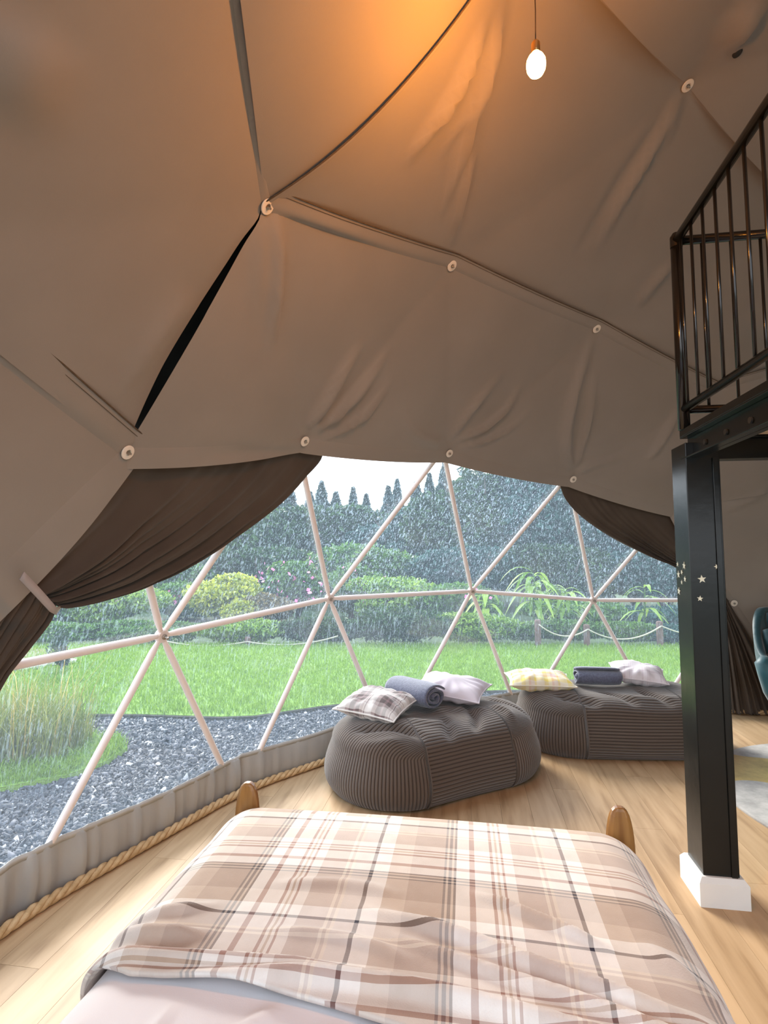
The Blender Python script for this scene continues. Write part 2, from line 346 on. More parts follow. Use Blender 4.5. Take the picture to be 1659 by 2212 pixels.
# ------------------------------------------------------------------ geodesic dome (frequency 4)
def geodesic(n=4):
    v = [(0, 0, 1)] + [(.894427*math.cos(k*1.2566371), .894427*math.sin(k*1.2566371), .447214) for k in range(5)] \
        + [(.894427*math.cos((k+.5)*1.2566371), .894427*math.sin((k+.5)*1.2566371), -.447214) for k in range(5)] + [(0, 0, -1)]
    v = np.array(v); fs = []
    for k in range(5):
        a, b, c, d = 1+k, 1+(k+1) % 5, 6+k, 6+(k+1) % 5
        fs += [(0, a, b), (a, c, b), (b, c, d), (11, d, c)]
    L, key, tris = [], {}, []
    def get(p):
        p = p/np.linalg.norm(p); k = tuple(np.round(p, 4)+0.0)
        if k not in key: key[k] = len(L); L.append(p)
        return key[k]
    for a, b, c in fs:
        g = {(i, j): get(v[a]*(n-i-j)+v[b]*i+v[c]*j) for i in range(n+1) for j in range(n+1-i)}
        for i in range(n):
            for j in range(n-i):
                tris.append((g[i, j], g[i+1, j], g[i, j+1]))
                if i+j < n-1: tris.append((g[i+1, j], g[i+1, j+1], g[i, j+1]))
    L = np.array(L); adj = {}
    for t in tris:
        for i in range(3):
            adj.setdefault(t[i], set()).update(t)
    top = int(np.argmax(L[:, 2])); dist = {top: 0}; q = [top]
    for x in q:
        for y in adj[x]:
            if y not in dist: dist[y] = dist[x]+1; q.append(y)
    rows = {}
    for x, d in dist.items(): rows.setdefault(d, []).append(x)
    def azk(i):
        a = math.atan2(round(L[i][1], 6)+0.0, L[i][0]); return math.pi if a < -math.pi+1e-4 else a
    rows = {d: sorted(xs, key=azk) for d, xs in rows.items()}
    pos = {}
    for d, xs in rows.items():
        for j, x in enumerate(xs): pos[x] = (d, j)
    return L, tris, pos
GL, GT_, GPOS = geodesic()
cy_, sy_ = math.cos(YAW), math.sin(YAW)
GL = np.stack([GL[:, 0]*cy_-GL[:, 1]*sy_, GL[:, 0]*sy_+GL[:, 1]*cy_, GL[:, 2]], 1)
GID = {p: i for i, p in GPOS.items()}
def hub(r, j, k=1.0):
    n = {1: 5, 2: 10, 3: 15}.get(r, 20)
    return DC + GL[GID[(r, j % n) if r else (0, 0)]]*DR*k
DOME = [t for t in GT_ if all(GPOS[i][0] <= 6 for i in t)]
# cells of the clear bay, and of an unseen bay added for light
def rng_ok(t, lim):
    for i in t:
        r, j = GPOS[i]
        if r < 4: return False
        a, b = lim[r]; jj = j if j <= 10 else j-20
        if not (a <= jj <= b): return False
    return True
def rng_ok2(t):
    c = sum(GL[i] for i in t)/3; a = math.degrees(math.atan2(c[1], c[0]))
    return min(GPOS[i][0] for i in t) >= 2 and -165 < a < -60
LIM = {4: (-3, 1), 5: (-3, 2), 6: (-4, 3)}
WIN1 = [t for t in DOME if rng_ok(t, LIM)]
ADDED_BAY = [t for t in DOME if rng_ok2(t)]
SOLIDT = [t for t in DOME if t not in WIN1 and t not in ADDED_BAY]
TN = []
for t in DOME:
    a, b, c = [GL[i]*DR for i in t]; nrm = np.cross(b-a, c-a); nrm /= np.linalg.norm(nrm)
    if nrm@a < 0: nrm = -nrm
    TN.append((nrm, nrm@a))
TNn = np.array([q[0] for q in TN]); TNd = np.array([q[1] for q in TN])
def rpoly(d):
    "distance from the dome centre to the flat facets along unit directions d"
    d = np.atleast_2d(d); q = d@TNn.T; q = np.where(q > .2, TNd/np.maximum(q, .2), 1e9)
    return q.min(1)
def on_dome(x, y, off=0.0):
    d = ray(x, y); d = d/np.linalg.norm(d); o = CAM-DC; r = DR-.1
    for _ in range(6):
        bq = o@d; t = -bq+math.sqrt(max(bq*bq-o@o+r*r, 0)); p = o+d*t; r = float(rpoly(p/np.linalg.norm(p))[0])-off
    return DC+p
def pts_dome(P, n, off=0.0, zmin=-1):
    "smooth curve through image points laid on the dome facets, resampled to n points"
    Q = np.array([on_dome(x, y, off) for x, y in P]); return resample(Q, n)
def resample(Q, n):
    Q = np.asarray(Q, float); m = len(Q); out = []
    for s in np.linspace(0, m-1, (m-1)*16+1):
        i = min(int(s), m-2); t = s-i
        p0, p1, p2, p3 = Q[max(i-1, 0)], Q[i], Q[i+1], Q[min(i+2, m-1)]
        out.append(.5*((2*p1)+(-p0+p2)*t+(2*p0-5*p1+4*p2-p3)*t*t+(-p0+3*p1-3*p2+p3)*t**3))
    out = np.array(out); L = np.r_[0, np.cumsum(np.linalg.norm(np.diff(out, axis=0), axis=1))]
    s = np.linspace(0, L[-1], n); return np.stack([np.interp(s, L, out[:, k]) for k in range(3)], 1)

# --- fabric folds: ridges running between two image points on the lining
FOLDS = []
def fold(P, wd, amp): FOLDS.append((pts_dome(P, 14, .06), wd, amp*(1.7 if abs(amp) < .04 else 1.2)))
for P, wd, amp in [
    ([(672, 930), (712, 905), (760, 860), (815, 790), (840, 740)], .020, .030), ([(700, 945), (760, 915), (800, 880), (850, 810)], .016, .022),
    ([(665, 925), (700, 870), (740, 800), (790, 730)], .028, .028),
    ([(985, 950), (1040, 925), (1095, 880), (1130, 820)], .020, .028), ([(990, 965), (1050, 950), (1110, 920), (1150, 880)], .015, .018), ([(975, 945), (1020, 880), (1090, 800)], .028, .022),
    ([(1236, 1010), (1222, 960), (1230, 880), (1262, 780), (1285, 720)], .032, .036), ([(1242, 1010), (1256, 960), (1275, 880), (1282, 800)], .022, .026), ([(1246, 1020), (1290, 1000), (1350, 990)], .03, .018),
    ([(1400, 990), (1440, 930), (1475, 870)], .03, .025), ([(950, 960), (890, 930), (870, 880)], .03, .014),
    ([(578, 460), (592, 500), (590, 620), (580, 760)], .030, .030), ([(566, 460), (560, 520), (555, 700)], .04, .014),
    ([(1075, 20), (1040, 140), (1000, 260), (985, 330), (945, 470)], .022, .032), ([(1030, 40), (960, 180), (880, 300), (850, 350)], .022, .032),
    ([(1060, 60), (1000, 220), (930, 330)], .02, .018), ([(1010, 330), (985, 430), (970, 540)], .028, .03),
    ([(1470, 200), (1450, 260), (1430, 330)], .02, .014), ([(1462, 210), (1400, 330), (1340, 430), (1280, 550)], .022, .02), ([(1440, 240), (1330, 400), (1240, 560)], .03, -.012),
    ([(1452, 560), (1400, 620), (1370, 670)], .03, .02), ([(40, 40), (20, 150), (-20, 260)], .10, .02),
    ([(1640, -20), (1610, 30), (1575, 90), (1562, 125)], .022, .045), ([(1600, -20), (1580, 40), (1540, 110)], .05, .03),
    ([(1659, 1060), (1600, 1085), (1560, 1100)], .03, .02), ([(420, 640), (330, 760), (250, 880)], .06, .012), ([(655, 980), (500, 975), (350, 985)], .03, -.01)]:
    fold(P, wd, amp)
def fold_disp(P):
    P = P-DC; P = P/np.linalg.norm(P, axis=1)[:, None]*3.85; D = np.zeros(len(P))
    for C_, wd, amp in FOLDS:
        C_ = C_-DC; C_ = C_/np.linalg.norm(C_, axis=1)[:, None]*3.85
        a, b = C_[:-1], C_[1:]
        lo, hi = C_.min(0)-4*wd, C_.max(0)+4*wd
        idx = np.where(np.all((P > lo) & (P < hi), axis=1))[0]
        if not len(idx): continue
        X = P[idx]; best = np.full(len(idx), 1e9); prm = np.zeros(len(idx)); n = len(a)
        for i in range(n):
            e_ = b[i]-a[i]; t = np.clip(((X-a[i])@e_)/(e_@e_), 0, 1); d = np.linalg.norm(X-(a[i]+t[:, None]*e_), axis=1)
            m_ = d < best; best[m_] = d[m_]; prm[m_] = (i+t[m_])/n
        D[idx] += amp*np.exp(-(best/wd)**2)*np.sqrt(np.clip(prm*4, 0, 1))*np.clip((1-prm)*2.2, 0, 1)
    return D

NSUB = 40
KL = .985
def patch(t, amps, K=KL, n=NSUB):
    a, b, c = [GL[i]*DR*K for i in t]
    ij = [(i, j) for i in range(n+1) for j in range(n+1-i)]; id_ = {q: k for k, q in enumerate(ij)}
    W = np.array([((n-i-j)/n, i/n, j/n) for i, j in ij])
    P = W@np.array([a, b, c]); P = P*(.5+.5*DR*K/np.linalg.norm(P, axis=1))[:, None]
    s = np.zeros(len(P))
    for u, v_ in ((0, 1), (1, 2), (0, 2)):
        s += amps(t[u], t[v_])*4*W[:, u]*W[:, v_]
    nrm = P/np.linalg.norm(P, axis=1)[:, None]
    dirn = -nrm*.55+np.array([0, 0, -1.0])*np.clip(nrm[:, 2:3], 0, 1)*.6
    P = P+dirn*s[:, None]
    f = []
    for i in range(n):
        for j in range(n-i):
            f.append((id_[i, j], id_[i+1, j], id_[i, j+1]))
            if i+j < n-1: f.append((id_[i+1, j], id_[i+1, j+1], id_[i, j+1]))
    return P+DC, f

def panel_of(t):
    R = [GPOS[i] for i in t]; rr = sorted(r for r, j in R)
    js = [j if j <= {1: 5, 2: 10, 3: 15}.get(r, 20)//2 else j-{1: 5, 2: 10, 3: 15}.get(r, 20) for r, j in R]
    if rr[0] >= 4: return 'side_left' if any(q in R for q in ((4, 2), (5, 3), (5, 2), (4, 3), (4, 4), (5, 4), (6, 4), (6, 5))) else 'side_rest'
    if rr[0] == 3: return 'front_band' if all(-6 <= j <= 1 for j in js) else 'left_band'
    if rr[0] == 2: return 'upper_front' if all(-4 <= j <= {2: 0, 3: 1}[r] for (r, _), j in zip(R, js)) else 'wedge'
    return 'crown'
PAN = {}
for t in SOLIDT: PAN.setdefault(panel_of(t), []).append(t)
H = lambda r, j: GID[(r, j)]
def amp_fn(pn):
    base = {'side_left': .02, 'side_rest': .03, 'wedge': .06, 'left_band': .035, 'front_band': .035, 'upper_front': .05, 'crown': .07}[pn]
    special = {}
    if pn == 'upper_front': special[frozenset((H(3, 1), H(2, 0)))] = .13
    if pn == 'wedge': special[frozenset((H(3, 1), H(2, 0)))] = .128
    if pn == 'left_band': special[frozenset((H(3, 1), H(4, 1)))] = .0
    if pn in ('upper_front', 'front_band'):
        def f(a, b):
            k = frozenset((a, b))
            if k in special: return special[k]
            ra, rb = GPOS[a][0], GPOS[b][0]
            if ra == rb == 3: return .03 if pn == 'front_band' else .012
            if ra == rb == 4: return .05
            if ra == rb == 2: return .02
            return base
        return f
    return lambda a, b: special.get(frozenset((a, b)), base)
ceiling = empty('ceiling', (DC[0], DC[1], 0), kind='structure')
EG0, EG1 = hub(3, 1, KL), hub(4, 1, KL)
def build_panel(pn, tris):
    V, Fc, n0 = [], [], 0
    fn = amp_fn(pn)
    far = pn in ('side_rest', 'crown')
    for t in tris:
        P, f = patch(t, fn, n=(NSUB if not far else 26)); V.append(P); Fc += [tuple(i+n0 for i in q) for q in f]; n0 += len(P)
    V = np.concatenate(V)
    key = np.round(V/1e-4).astype(np.int64); _, first, inv = np.unique(key, axis=0, return_index=True, return_inverse=True); inv = inv.ravel()
    V = V[first]; Fc = [tuple(inv[list(q)]) for q in Fc]
    out_ = V-DC; out_ /= np.linalg.norm(out_, axis=1)[:, None]
    V = V-out_*fold_disp(V)[:, None]
    if pn == 'left_band':       # the cloth edge has shrunk back from the seam and left a slot
        e_ = EG1-EG0; L_ = np.linalg.norm(e_); e_ /= L_; rel = V-EG0; t = rel@e_/L_; d = rel-np.outer(rel@e_, e_); dist = np.linalg.norm(d, axis=1)
        w_ = np.where((t > 0) & (t < 1), 4*t*(1-t), 0)*np.clip(t*1.5, .35, 1)*np.exp(-dist/.14)*.022
        side = np.cross(e_, (EG0+EG1)/2-DC); side /= np.linalg.norm(side)
        cm = (V.mean(0)-EG0)@side; side *= np.sign(cm)
        V = V+side*w_[:, None]+out_*(w_*.6)[:, None]
    return V, Fc
PNAMES = {'front_band': 'taut lining band above the clear bay', 'left_band': 'wide lining panel on the left', 'wedge': 'narrow lining gore nearest the lamp', 'upper_front': 'creased lining panel behind the lamp', 'crown': 'lining around the crown', 'side_left': 'lining panel beside the left curtain', 'side_rest': 'lining of the remaining dome wall'}
for pn, tris in PAN.items():
    V, Fc = build_panel(pn, tris)
    mk('lining_panel', V, Fc, M['lining'], ceiling, smooth=True, label=PNAMES[pn])

def edge_curve(a, b, fn, n=36):
    "points along one lining edge, with its sag"
    A, B = GL[a]*DR*KL, GL[b]*DR*KL; out = []
    for t in np.linspace(0, 1, n):
        P = A*(1-t)+B*t; P = P*(.5+.5*DR*KL/np.linalg.norm(P)); nr = P/np.linalg.norm(P)
        s = fn(a, b)*4*t*(1-t); out.append(P+(-nr*.55+np.array([0, 0, -1.0])*max(nr[2], 0)*.6)*s+DC)
    return out
def hem(ids, pn, away, width, wmid=0, inward=.006, name='lining_hem', piping=True, flare=0):
    "strip that carries a panel's cloth past a hub line; away = a point on the far side"
    fn = amp_fn(pn); away = np.asarray(away, float); C_ = []; tl = []
    for a, b in zip(ids[:-1], ids[1:]):
        c = edge_curve(H(*a), H(*b), fn); tt = np.linspace(0, 1, len(c)); C_ += c[(1 if C_ else 0):]; tl += list(tt[(1 if tl else 0):])
    C_ = np.array(C_); n = len(C_); V = []
    T = np.gradient(C_, axis=0); T /= np.linalg.norm(T, axis=1)[:, None]
    for i in range(n):
        nr = (C_[i]-DC)/np.linalg.norm(C_[i]-DC); s = np.cross(T[i], nr); s /= np.linalg.norm(s)
        if s@(away-C_[i]) < 0: s = -s
        wd = width+wmid*4*tl[i]*(1-tl[i])
        for k, q in enumerate(np.linspace(-.25, 1, 7)):
            p = C_[i]+s*wd*q
            if q > 0: # lie along the facet on the far side
                rr = float(rpoly((p-DC)/np.linalg.norm(p-DC))[0]); pr = np.linalg.norm(p-DC); lim = rr-.045-inward
                if pr > lim: p = DC+(p-DC)*lim/pr
            p = p-nr*(inward*(1+1.3*math.exp(-((i-9)/8)**2))*min(1, (q+.25)*3)+.001)+nr*flare*q
            V.append(p)
    V = np.array(V); V -= ((V-DC)/np.linalg.norm(V-DC, axis=1)[:, None])*(fold_disp(V)[:, None]*1.0)
    h = mk(name, V, grid_faces(n, 7), M['lining'], ceiling, smooth=True)
    if piping:
        lineA = V.reshape(n, 7, 3)[:, 6]; lineB = V.reshape(n, 7, 3)[:, 5]
        inn = (lineA-DC)/np.linalg.norm(lineA-DC, axis=1)[:, None]
        mb = MB().tube(lineA-inn*.002, .0028, 5)
        inb = (lineB-DC)/np.linalg.norm(lineB-DC, axis=1)[:, None]
        mb.tube(lineB-inb*.001, .0012, 4)
        mk('stitched_edge', mb.v, mb.f, M['lining_thread'], ceiling, smooth=True)
    return h
hem([(3, 1), (3, 0), (3, 14), (3, 13), (3, 12)], 'front_band', hub(1, 0), .062, inward=.011)
hem([(4, 1), (4, 0), (4, 19), (4, 18), (4, 17)], 'front_band', hub(6, 19), .070, piping=False, inward=.003)
hem([(4, 1), (5, 2), (6, 3)], 'side_left', hub(5, 0), .085, .05, piping=False, inward=.003)
hem([(4, 17), (5, 17), (6, 16)], 'side_rest', hub(5, 19), .075, .02, piping=False, inward=.003)
hem([(4, 1), (4, 2), (4, 3)], 'side_left', hub(3, 2), .085)
hem([(2, 0), (2, 9), (2, 8), (2, 7)], 'upper_front', hub(0, 0), .075)
hem([(3, 1), (2, 0)], 'upper_front', hub(2, 1), .02)
hem([(3, 1), (3, 2), (3, 3)], 'left_band', hub(2, 1), .062)

def stud(p, n_in, r=.027):
    c = p; mb = MB().lathe([(0.0, .0), (r, .0), (r*1.02, .0025), (r*.96, .005), (r*.45, .006), (r*.4, .003), (0, .003)], c, n_in, 28)
    d = mk('stud_disc', mb.v, mb.f, M['plastic_disc'], ceiling, smooth=False)
    b_ = MB().lathe([(0, .003), (.0085, .003), (.0085, .008), (.004, .0085), (.004, .019), (0, .020)], c, n_in, 6)
    mk('stud_bolt', b_.v, b_.f, M['steel'], d)
for r, j in [(3, 1), (3, 0), (3, 14), (3, 13), (4, 1), (4, 0), (4, 19), (4, 18), (4, 17), (5, 17), (2, 0), (2, 9), (2, 8), (4, 16), (3, 12), (2, 1), (1, 0), (4, 2)]:
    p = hub(r, j, KL); n_ = (DC-p)/np.linalg.norm(DC-p); stud(p+n_*.012, n_)
# dark eyelet in the crown lining
p = on_dome(1592, 113, .10); n_ = (DC-p)/np.linalg.norm(DC-p)
mb = MB().lathe([(0, 0), (.02, 0), (.02, .006), (.012, .012), (0, .012)], p, n_, 16); mk('vent_eyelet', mb.v, mb.f, M['cover'], ceiling)

# outer cover
V, Fc = [], []
for t in SOLIDT:
    n0 = len(V); V += [DC+GL[i]*DR*1.014 for i in t]; Fc.append((n0, n0+1, n0+2))
mk('wall_outer', V, Fc, M['cover'], kind='structure', solid=.01)

# --- clear bays: membrane, tubes, hub plates
def bay(name, tris, skip=lambda a, b: False):
    W_ = empty(name, (DC[0], DC[1], 0), kind='structure')
    V, Fc = [], []; ids = {}
    for t in tris:
        for i in t:
            if i not in ids: ids[i] = len(V); V.append(DC+GL[i]*(DR+.026))
        Fc.append(tuple(ids[i] for i in t))
    mk('clear_panel', V, Fc, M['pvc'], W_)
    E_ = set()
    for t in tris:
        for i in range(3): E_.add(frozenset((t[i], t[(i+1) % 3])))
    for e_ in E_:
        a, b = tuple(e_)
        if GPOS[a][0] == GPOS[b][0] == 6: zo = .0
        A, B = DC+GL[a]*DR, DC+GL[b]*DR; L_ = np.linalg.norm(B-A); d = (B-A)/L_
        r = .0165
        P = [A+d*.010, A+d*.045, A+d*.085, B-d*.085, B-d*.045, B-d*.010]
        mb = MB().tube(P, [r*.62, r*.72, r, r, r*.72, r*.62], 14)
        mk('strut', mb.v, mb.f, M['tube_paint'], W_, smooth=True)
    vs = set(i for t in tris for i in t)
    for i in vs:
        p = DC+GL[i]*DR; n_ = -GL[i]
        mb = MB().lathe([(0, -.016), (.030, -.016), (.034, -.008), (.034, .008), (.030, .016), (0, .016)], p, n_, 20)
        hpl = mk('hub_plate', mb.v, mb.f, M['tube_paint'], W_, smooth=False)
        mb = MB().lathe([(0, .016), (.013, .016), (.013, .026), (.006, .027), (.006, .045), (0, .046)], p, n_, 6)
        mk('hub_bolt', mb.v, mb.f, M['steel'], hpl)
    return W_
bay('window_1', WIN1); bay('added_light_bay', ADDED_BAY)  # second bay is unseen, added behind the camera to light the bed

# ------------------------------------------------------------------ floor of planks
AX = math.radians(8.5); EX = np.array([math.cos(AX), -math.sin(AX), 0]); EY = np.array([math.sin(AX), math.cos(AX), 0]); EZ = np.array([0, 0, 1.0])
floor = empty('floor', (DC[0], DC[1], 0), kind='structure')
RF = 3.985
n = 60; V = []; Fc = []
for zz in (-.004, -.28):
    V += [(DC[0]+RF*math.cos(2*math.pi*k/n), DC[1]+RF*math.sin(2*math.pi*k/n), zz) for k in range(n)]
Fc = [tuple(range(n)), tuple(range(2*n-1, n-1, -1))]+[(k, n+k, n+(k+1) % n, (k+1) % n) for k in range(n)]
mk('subfloor', V, Fc, M['deck_plinth'], floor)
def clip_circle(poly, R):
    "clip a convex polygon (dome-centred) by a 40-gon"
    for k in range(40):
        a = 2*math.pi*(k+.5)/40; nx, ny = math.cos(a), math.sin(a); out = []
        for i in range(len(poly)):
            p, q = poly[i], poly[(i+1) % len(poly)]; dp, dq = p[0]*nx+p[1]*ny-R, q[0]*nx+q[1]*ny-R
            if dp <= 0: out.append(p)
            if dp*dq < 0: t = dp/(dp-dq); out.append((p[0]+(q[0]-p[0])*t, p[1]+(q[1]-p[1])*t))
        poly = out
        if len(poly) < 3: return []
    return poly
PW, PL = .155, 1.72
rowi = 0
x = -4.1
while x < 4.1:
    off = (rowi*.61803 % 1)*PL; y = -4.3-off
    while y < 4.1:
        g = .0005; quad = [(x+g, y+g), (x+PW-g, y+g), (x+PW-g, y+PL-g), (x+g, y+PL-g)]
        loc = [(qx*EX[0]+qy*EY[0], qx*EX[1]+qy*EY[1]) for qx, qy in quad]
        pc = clip_circle(loc, 3.965)
        if pc:
            area = abs(sum(pc[i][0]*pc[(i+1) % len(pc)][1]-pc[(i+1) % len(pc)][0]*pc[i][1] for i in range(len(pc))))/2
            if area > .004:
                m_ = len(pc); V = [(DC[0]+px, DC[1]+py, 0.0) for px, py in pc]+[(DC[0]+px, DC[1]+py, -.008) for px, py in pc]
                Fc = [tuple(range(m_)), tuple(range(2*m_-1, m_-1, -1))]+[(k, m_+k, m_+(k+1) % m_, (k+1) % m_) for k in range(m_)]
                uvs = [(px*EX[0]+py*EX[1], px*EY[0]+py*EY[1]) for px, py in pc]*2
                mk('floor_plank', V, Fc, M['oak'], floor, uv=uvs)
        y += PL
    x += PW; rowi += 1

# ------------------------------------------------------------------ skirt and rope round the foot of the bay
def poly_r(a):
    "radius of the base ring of tubes at azimuth a"
    best = 1e9
    for t in DOME:
        ids_ = [i for i in t if GPOS[i][0] == 6]
        if len(ids_) == 2:
            A, B = GL[ids_[0]]*DR, GL[ids_[1]]*DR; d = np.array([math.cos(a), math.sin(a)])
            n_ = np.array([B[1]-A[1], -(B[0]-A[0])]); n_ = n_/np.linalg.norm(n_); h_ = n_@A[:2]
            if h_ < 0: n_, h_ = -n_, -h_
            c = n_@d
            if c > .3: best = min(best, h_/c)
    return best
def az(r, j): p = hub(r, j)-DC; return math.atan2(p[1], p[0])
a0, a1 = az(6, 3), az(6, 16)
if a0 < 0: a0 += 2*math.pi
if a1 < 0: a1 += 2*math.pi
lo, hi = min(a0, a1), max(a0, a1)
NA = 560; AZ = np.linspace(hi, lo, NA); PR = np.array([poly_r(a) for a in AZ]); arc = (hi-AZ)*3.95
rn = np.cumsum(RNG.normal(size=NA)); kern = np.exp(-np.linspace(-2, 2, 9)**2)
def rnd1(freqs, amp):
    return sum(a_*np.sin(arc*f_+p_) for f_, a_, p_ in zip(freqs, amp, RNG.uniform(0, 6.28, len(freqs))))
gath = rnd1([29, 41, 67, 93, 121], [.5, .55, .5, .4, .3])*(.6+.4*np.sin(arc*4.1)*np.sin(arc*1.7+1)); gsoft = rnd1([5, 8.3, 13], [.6, .5, .5])
NV = 12; V = []
ZT = .205+.012*rnd1([3.1, 5.7], [.7, .5])
zh = []
for i in range(NA):
    for k in range(NV):
        v = k/(NV-1); z_ = ZT[i]*(1-v)+.002*v
        r_ = PR[i]-.024-.01*v + (.25+.75*math.sin(v*3.14))*(gath[i]*.019+gsoft[i]*.010*v) - .012*math.sin(v*math.pi)
        rs = math.sqrt(max(DR**2-(z_+.05)**2, 0))/DR   # follow the lean of the dome
        r_ = r_*rs
        V.append((DC[0]+r_*math.cos(AZ[i]), DC[1]+r_*math.sin(AZ[i]), z_))
skirt = mk('trim_1', V, grid_faces(NA, NV), M['skirt'], smooth=True, kind='structure', solid=.002)
top = np.array(V).reshape(NA, NV, 3)[:, 0]
inw = np.stack([-np.cos(AZ), -np.sin(AZ), 0*AZ], 1)
mb = MB(); b0 = top+inw*.003; b1 = b0-np.array([0, 0, .022])+inw*.003
VV = np.stack([top+np.array([0, 0, .002]), b0+np.array([0, 0, .003]), b1, b1-inw*.004], 1).reshape(-1, 3)
mk('skirt_hem', VV, grid_faces(NA, 4), M['skirt_hem'], skirt, smooth=True)

RR = .0215
NRp = 2600; AZr = np.linspace(hi-.07, lo+.07, NRp); PRr = np.interp(-AZr, -AZ, PR)
k_ = np.ones(161)/161; PRr = np.convolve(np.pad(PRr, 80, mode='edge'), k_, 'valid')
cen = np.stack([DC[0]+(PRr-.068)*np.cos(AZr), DC[1]+(PRr-.068)*np.sin(AZr), np.full(NRp, RR*1.02)], 1)
inr = np.stack([-np.cos(AZr), -np.sin(AZr), 0*AZr], 1); up_ = np.array([0, 0, 1.0]); s_arc = (AZr[0]-AZr)*3.88
rope = empty('rope', tuple(cen[NRp//2]*[1, 1, 0]), 'thick twisted natural rope laid along the foot of the grey skirt', 'rope')
for k in range(3):
    ph = s_arc*2*math.pi/.145+k*2*math.pi/3
    P = cen+(inr*np.cos(ph)[:, None]+up_*np.sin(ph)[:, None])*RR*.50
    mb = MB().tube(P[::2], RR*.54, 8); mk('rope_strand', mb.v, mb.f, M['rope'], rope, smooth=True)

# ------------------------------------------------------------------ curtains
def rib_profile(u, seed, n=9):
    r = np.random.default_rng(seed); s = 0
    for k in range(n):
        s = s+r.uniform(.3, 1)*np.sin(u*(8+k*9)+r.uniform(0, 6.28))/(1+.25*k)
    return s/2.2
def drape(name, label, A, B, Hm, offs, seed, parent, nu=90, nv=70, amp=.022, lip=0):
    "A(v): inner edge, B(v): leading edge, Hm(u): hem along the top; all are world points"
    A = resample(A, nv); B = resample(B, nv)
    Hp = resample(Hm, nu) if Hm is not None else None
    V = np.zeros((nu, nv, 3)); U_ = np.linspace(0, 1, nu)
    prof = rib_profile(U_**1.6*1.0, seed)
    for i, u in enumerate(U_):
        base = (1-u)*A+u*B
        if Hp is not None:
            dH = Hp[i]-((1-u)*Hp[0]+u*Hp[-1]); base = base+dH*((1-np.linspace(0, 1, nv))**1.5)[:, None]
        out_ = base-DC; rr = np.linalg.norm(out_, axis=1); out_ = out_/rr[:, None]
        lim = rpoly(out_)-offs
        vv_ = np.linspace(0, 1, nv); sc_ = (.25+.75*np.clip(vv_*2.2, 0, 1)) if Hp is not None else 1.0; tgt = lim-(prof[i]+.6)*amp*sc_*(1+.9*np.clip(vv_*2-.3, 0, 1))
        V[i] = DC+out_*np.minimum(tgt, 9)[:, None]
    V[:, :, 2] = np.maximum(V[:, :, 2], .01)
    o = mk(name, V.reshape(-1, 3), grid_faces(nu, nv), M['curtain'], parent, smooth=True, label=label, solid=.004)
    return V
D = lambda P, off=.03: [on_dome(x, y, off) for x, y in P]
cl = empty('curtain', tuple(on_z(60, 1400, 0)*0+np.array([on_dome(60, 1400)[0], on_dome(60, 1400)[1], 0])), 'dark brown curtain tied back at the left of the clear bay', 'curtain')
drape('curtain_swag', None, D([(262, 950), (190, 1060), (110, 1165), (60, 1240), (45, 1262)]), D([(700, 966), (690, 1000), (630, 1065), (560, 1122), (450, 1195), (330, 1255), (220, 1292), (135, 1308), (112, 1300)]), D([(262, 950), (400, 950), (560, 940), (690, 960)]), .019, 3, cl, amp=.020)
drape('curtain_tail', None, D([(45, 1240), (0, 1310), (-60, 1420), (-150, 1600), (-260, 1900), (-300, 2120)]), D([(120, 1298), (108, 1340), (62, 1400), (0, 1480), (-60, 1600), (-130, 1820), (-160, 2080)]), None, .022, 5, cl, nu=80, nv=50, amp=.022)
A_ = D([(52, 1235), (90, 1275), (122, 1312)], .115); Bq = D([(42, 1252), (80, 1292), (108, 1322)], .115)
A_ = resample(A_, 12); Bq = resample(Bq, 12)
Ain = D([(130, 1300)], .03); 
V = np.stack([np.vstack([A_, D([(134, 1308)], .04)]), np.vstack([Bq, D([(120, 1328)], .04)])], 1).reshape(-1, 3)
mk('tieback', V, grid_faces(13, 2), M['tieback'], cl, smooth=True, solid=.004)
crt = empty('curtain', (on_dome(1575, 1500)[0], on_dome(1575, 1500)[1], 0), 'dark brown curtain tied back at the right of the clear bay behind the black post', 'curtain')
drape('curtain_swag', None, D([(1462, 1090), (1520, 1180), (1570, 1285), (1575, 1292)]), D([(1210, 1042), (1222, 1078), (1256, 1116), (1320, 1160), (1400, 1200), (1455, 1223), (1520, 1268), (1560, 1300)]), D([(1462, 1090), (1390, 1075), (1300, 1055), (1210, 1038)]), .019, 8, crt, amp=.022)
drape('curtain_tail', None, D([(1566, 1290), (1614, 1372), (1668, 1470), (1706, 1560)]), D([(1550, 1298), (1560, 1380), (1566, 1470), (1574, 1562)]), None, .05, 11, crt, nu=80, nv=50, amp=.03)
P0 = D([(1566, 1283), (1556, 1298), (1545, 1306)], .12); P1 = D([(1568, 1303), (1558, 1316), (1546, 1322)], .12)
mk('tieback', np.stack([P0, P1], 1).reshape(-1, 3), grid_faces(3, 2), M['tieback'], crt, smooth=True, solid=.004)

# ------------------------------------------------------------------ post, mezzanine, railing
K0 = np.array([1.238, 2.196, 0]); PWX, PWY = .130, .150; ZB = 1.735; ZTOP = 1.86
post = empty('support_post', tuple(K0+EX*.065+EY*.075), 'black square post holding the mezzanine, with star stickers and a white base', 'post')
mb = MB().box(K0+EZ*.02, EX*PWX, EY*PWY, EZ*(1.80-.02)); mb.build('post_shaft', M['black_paint'], post, bevel=.003)
mb = MB().box(K0+EX*(PWX-.030)-EY*.006+EZ*.1, EX*.022, EY*.008, EZ*(ZB-.1)); mb.build('edge_strip', M['black_paint'], post, bevel=.002)
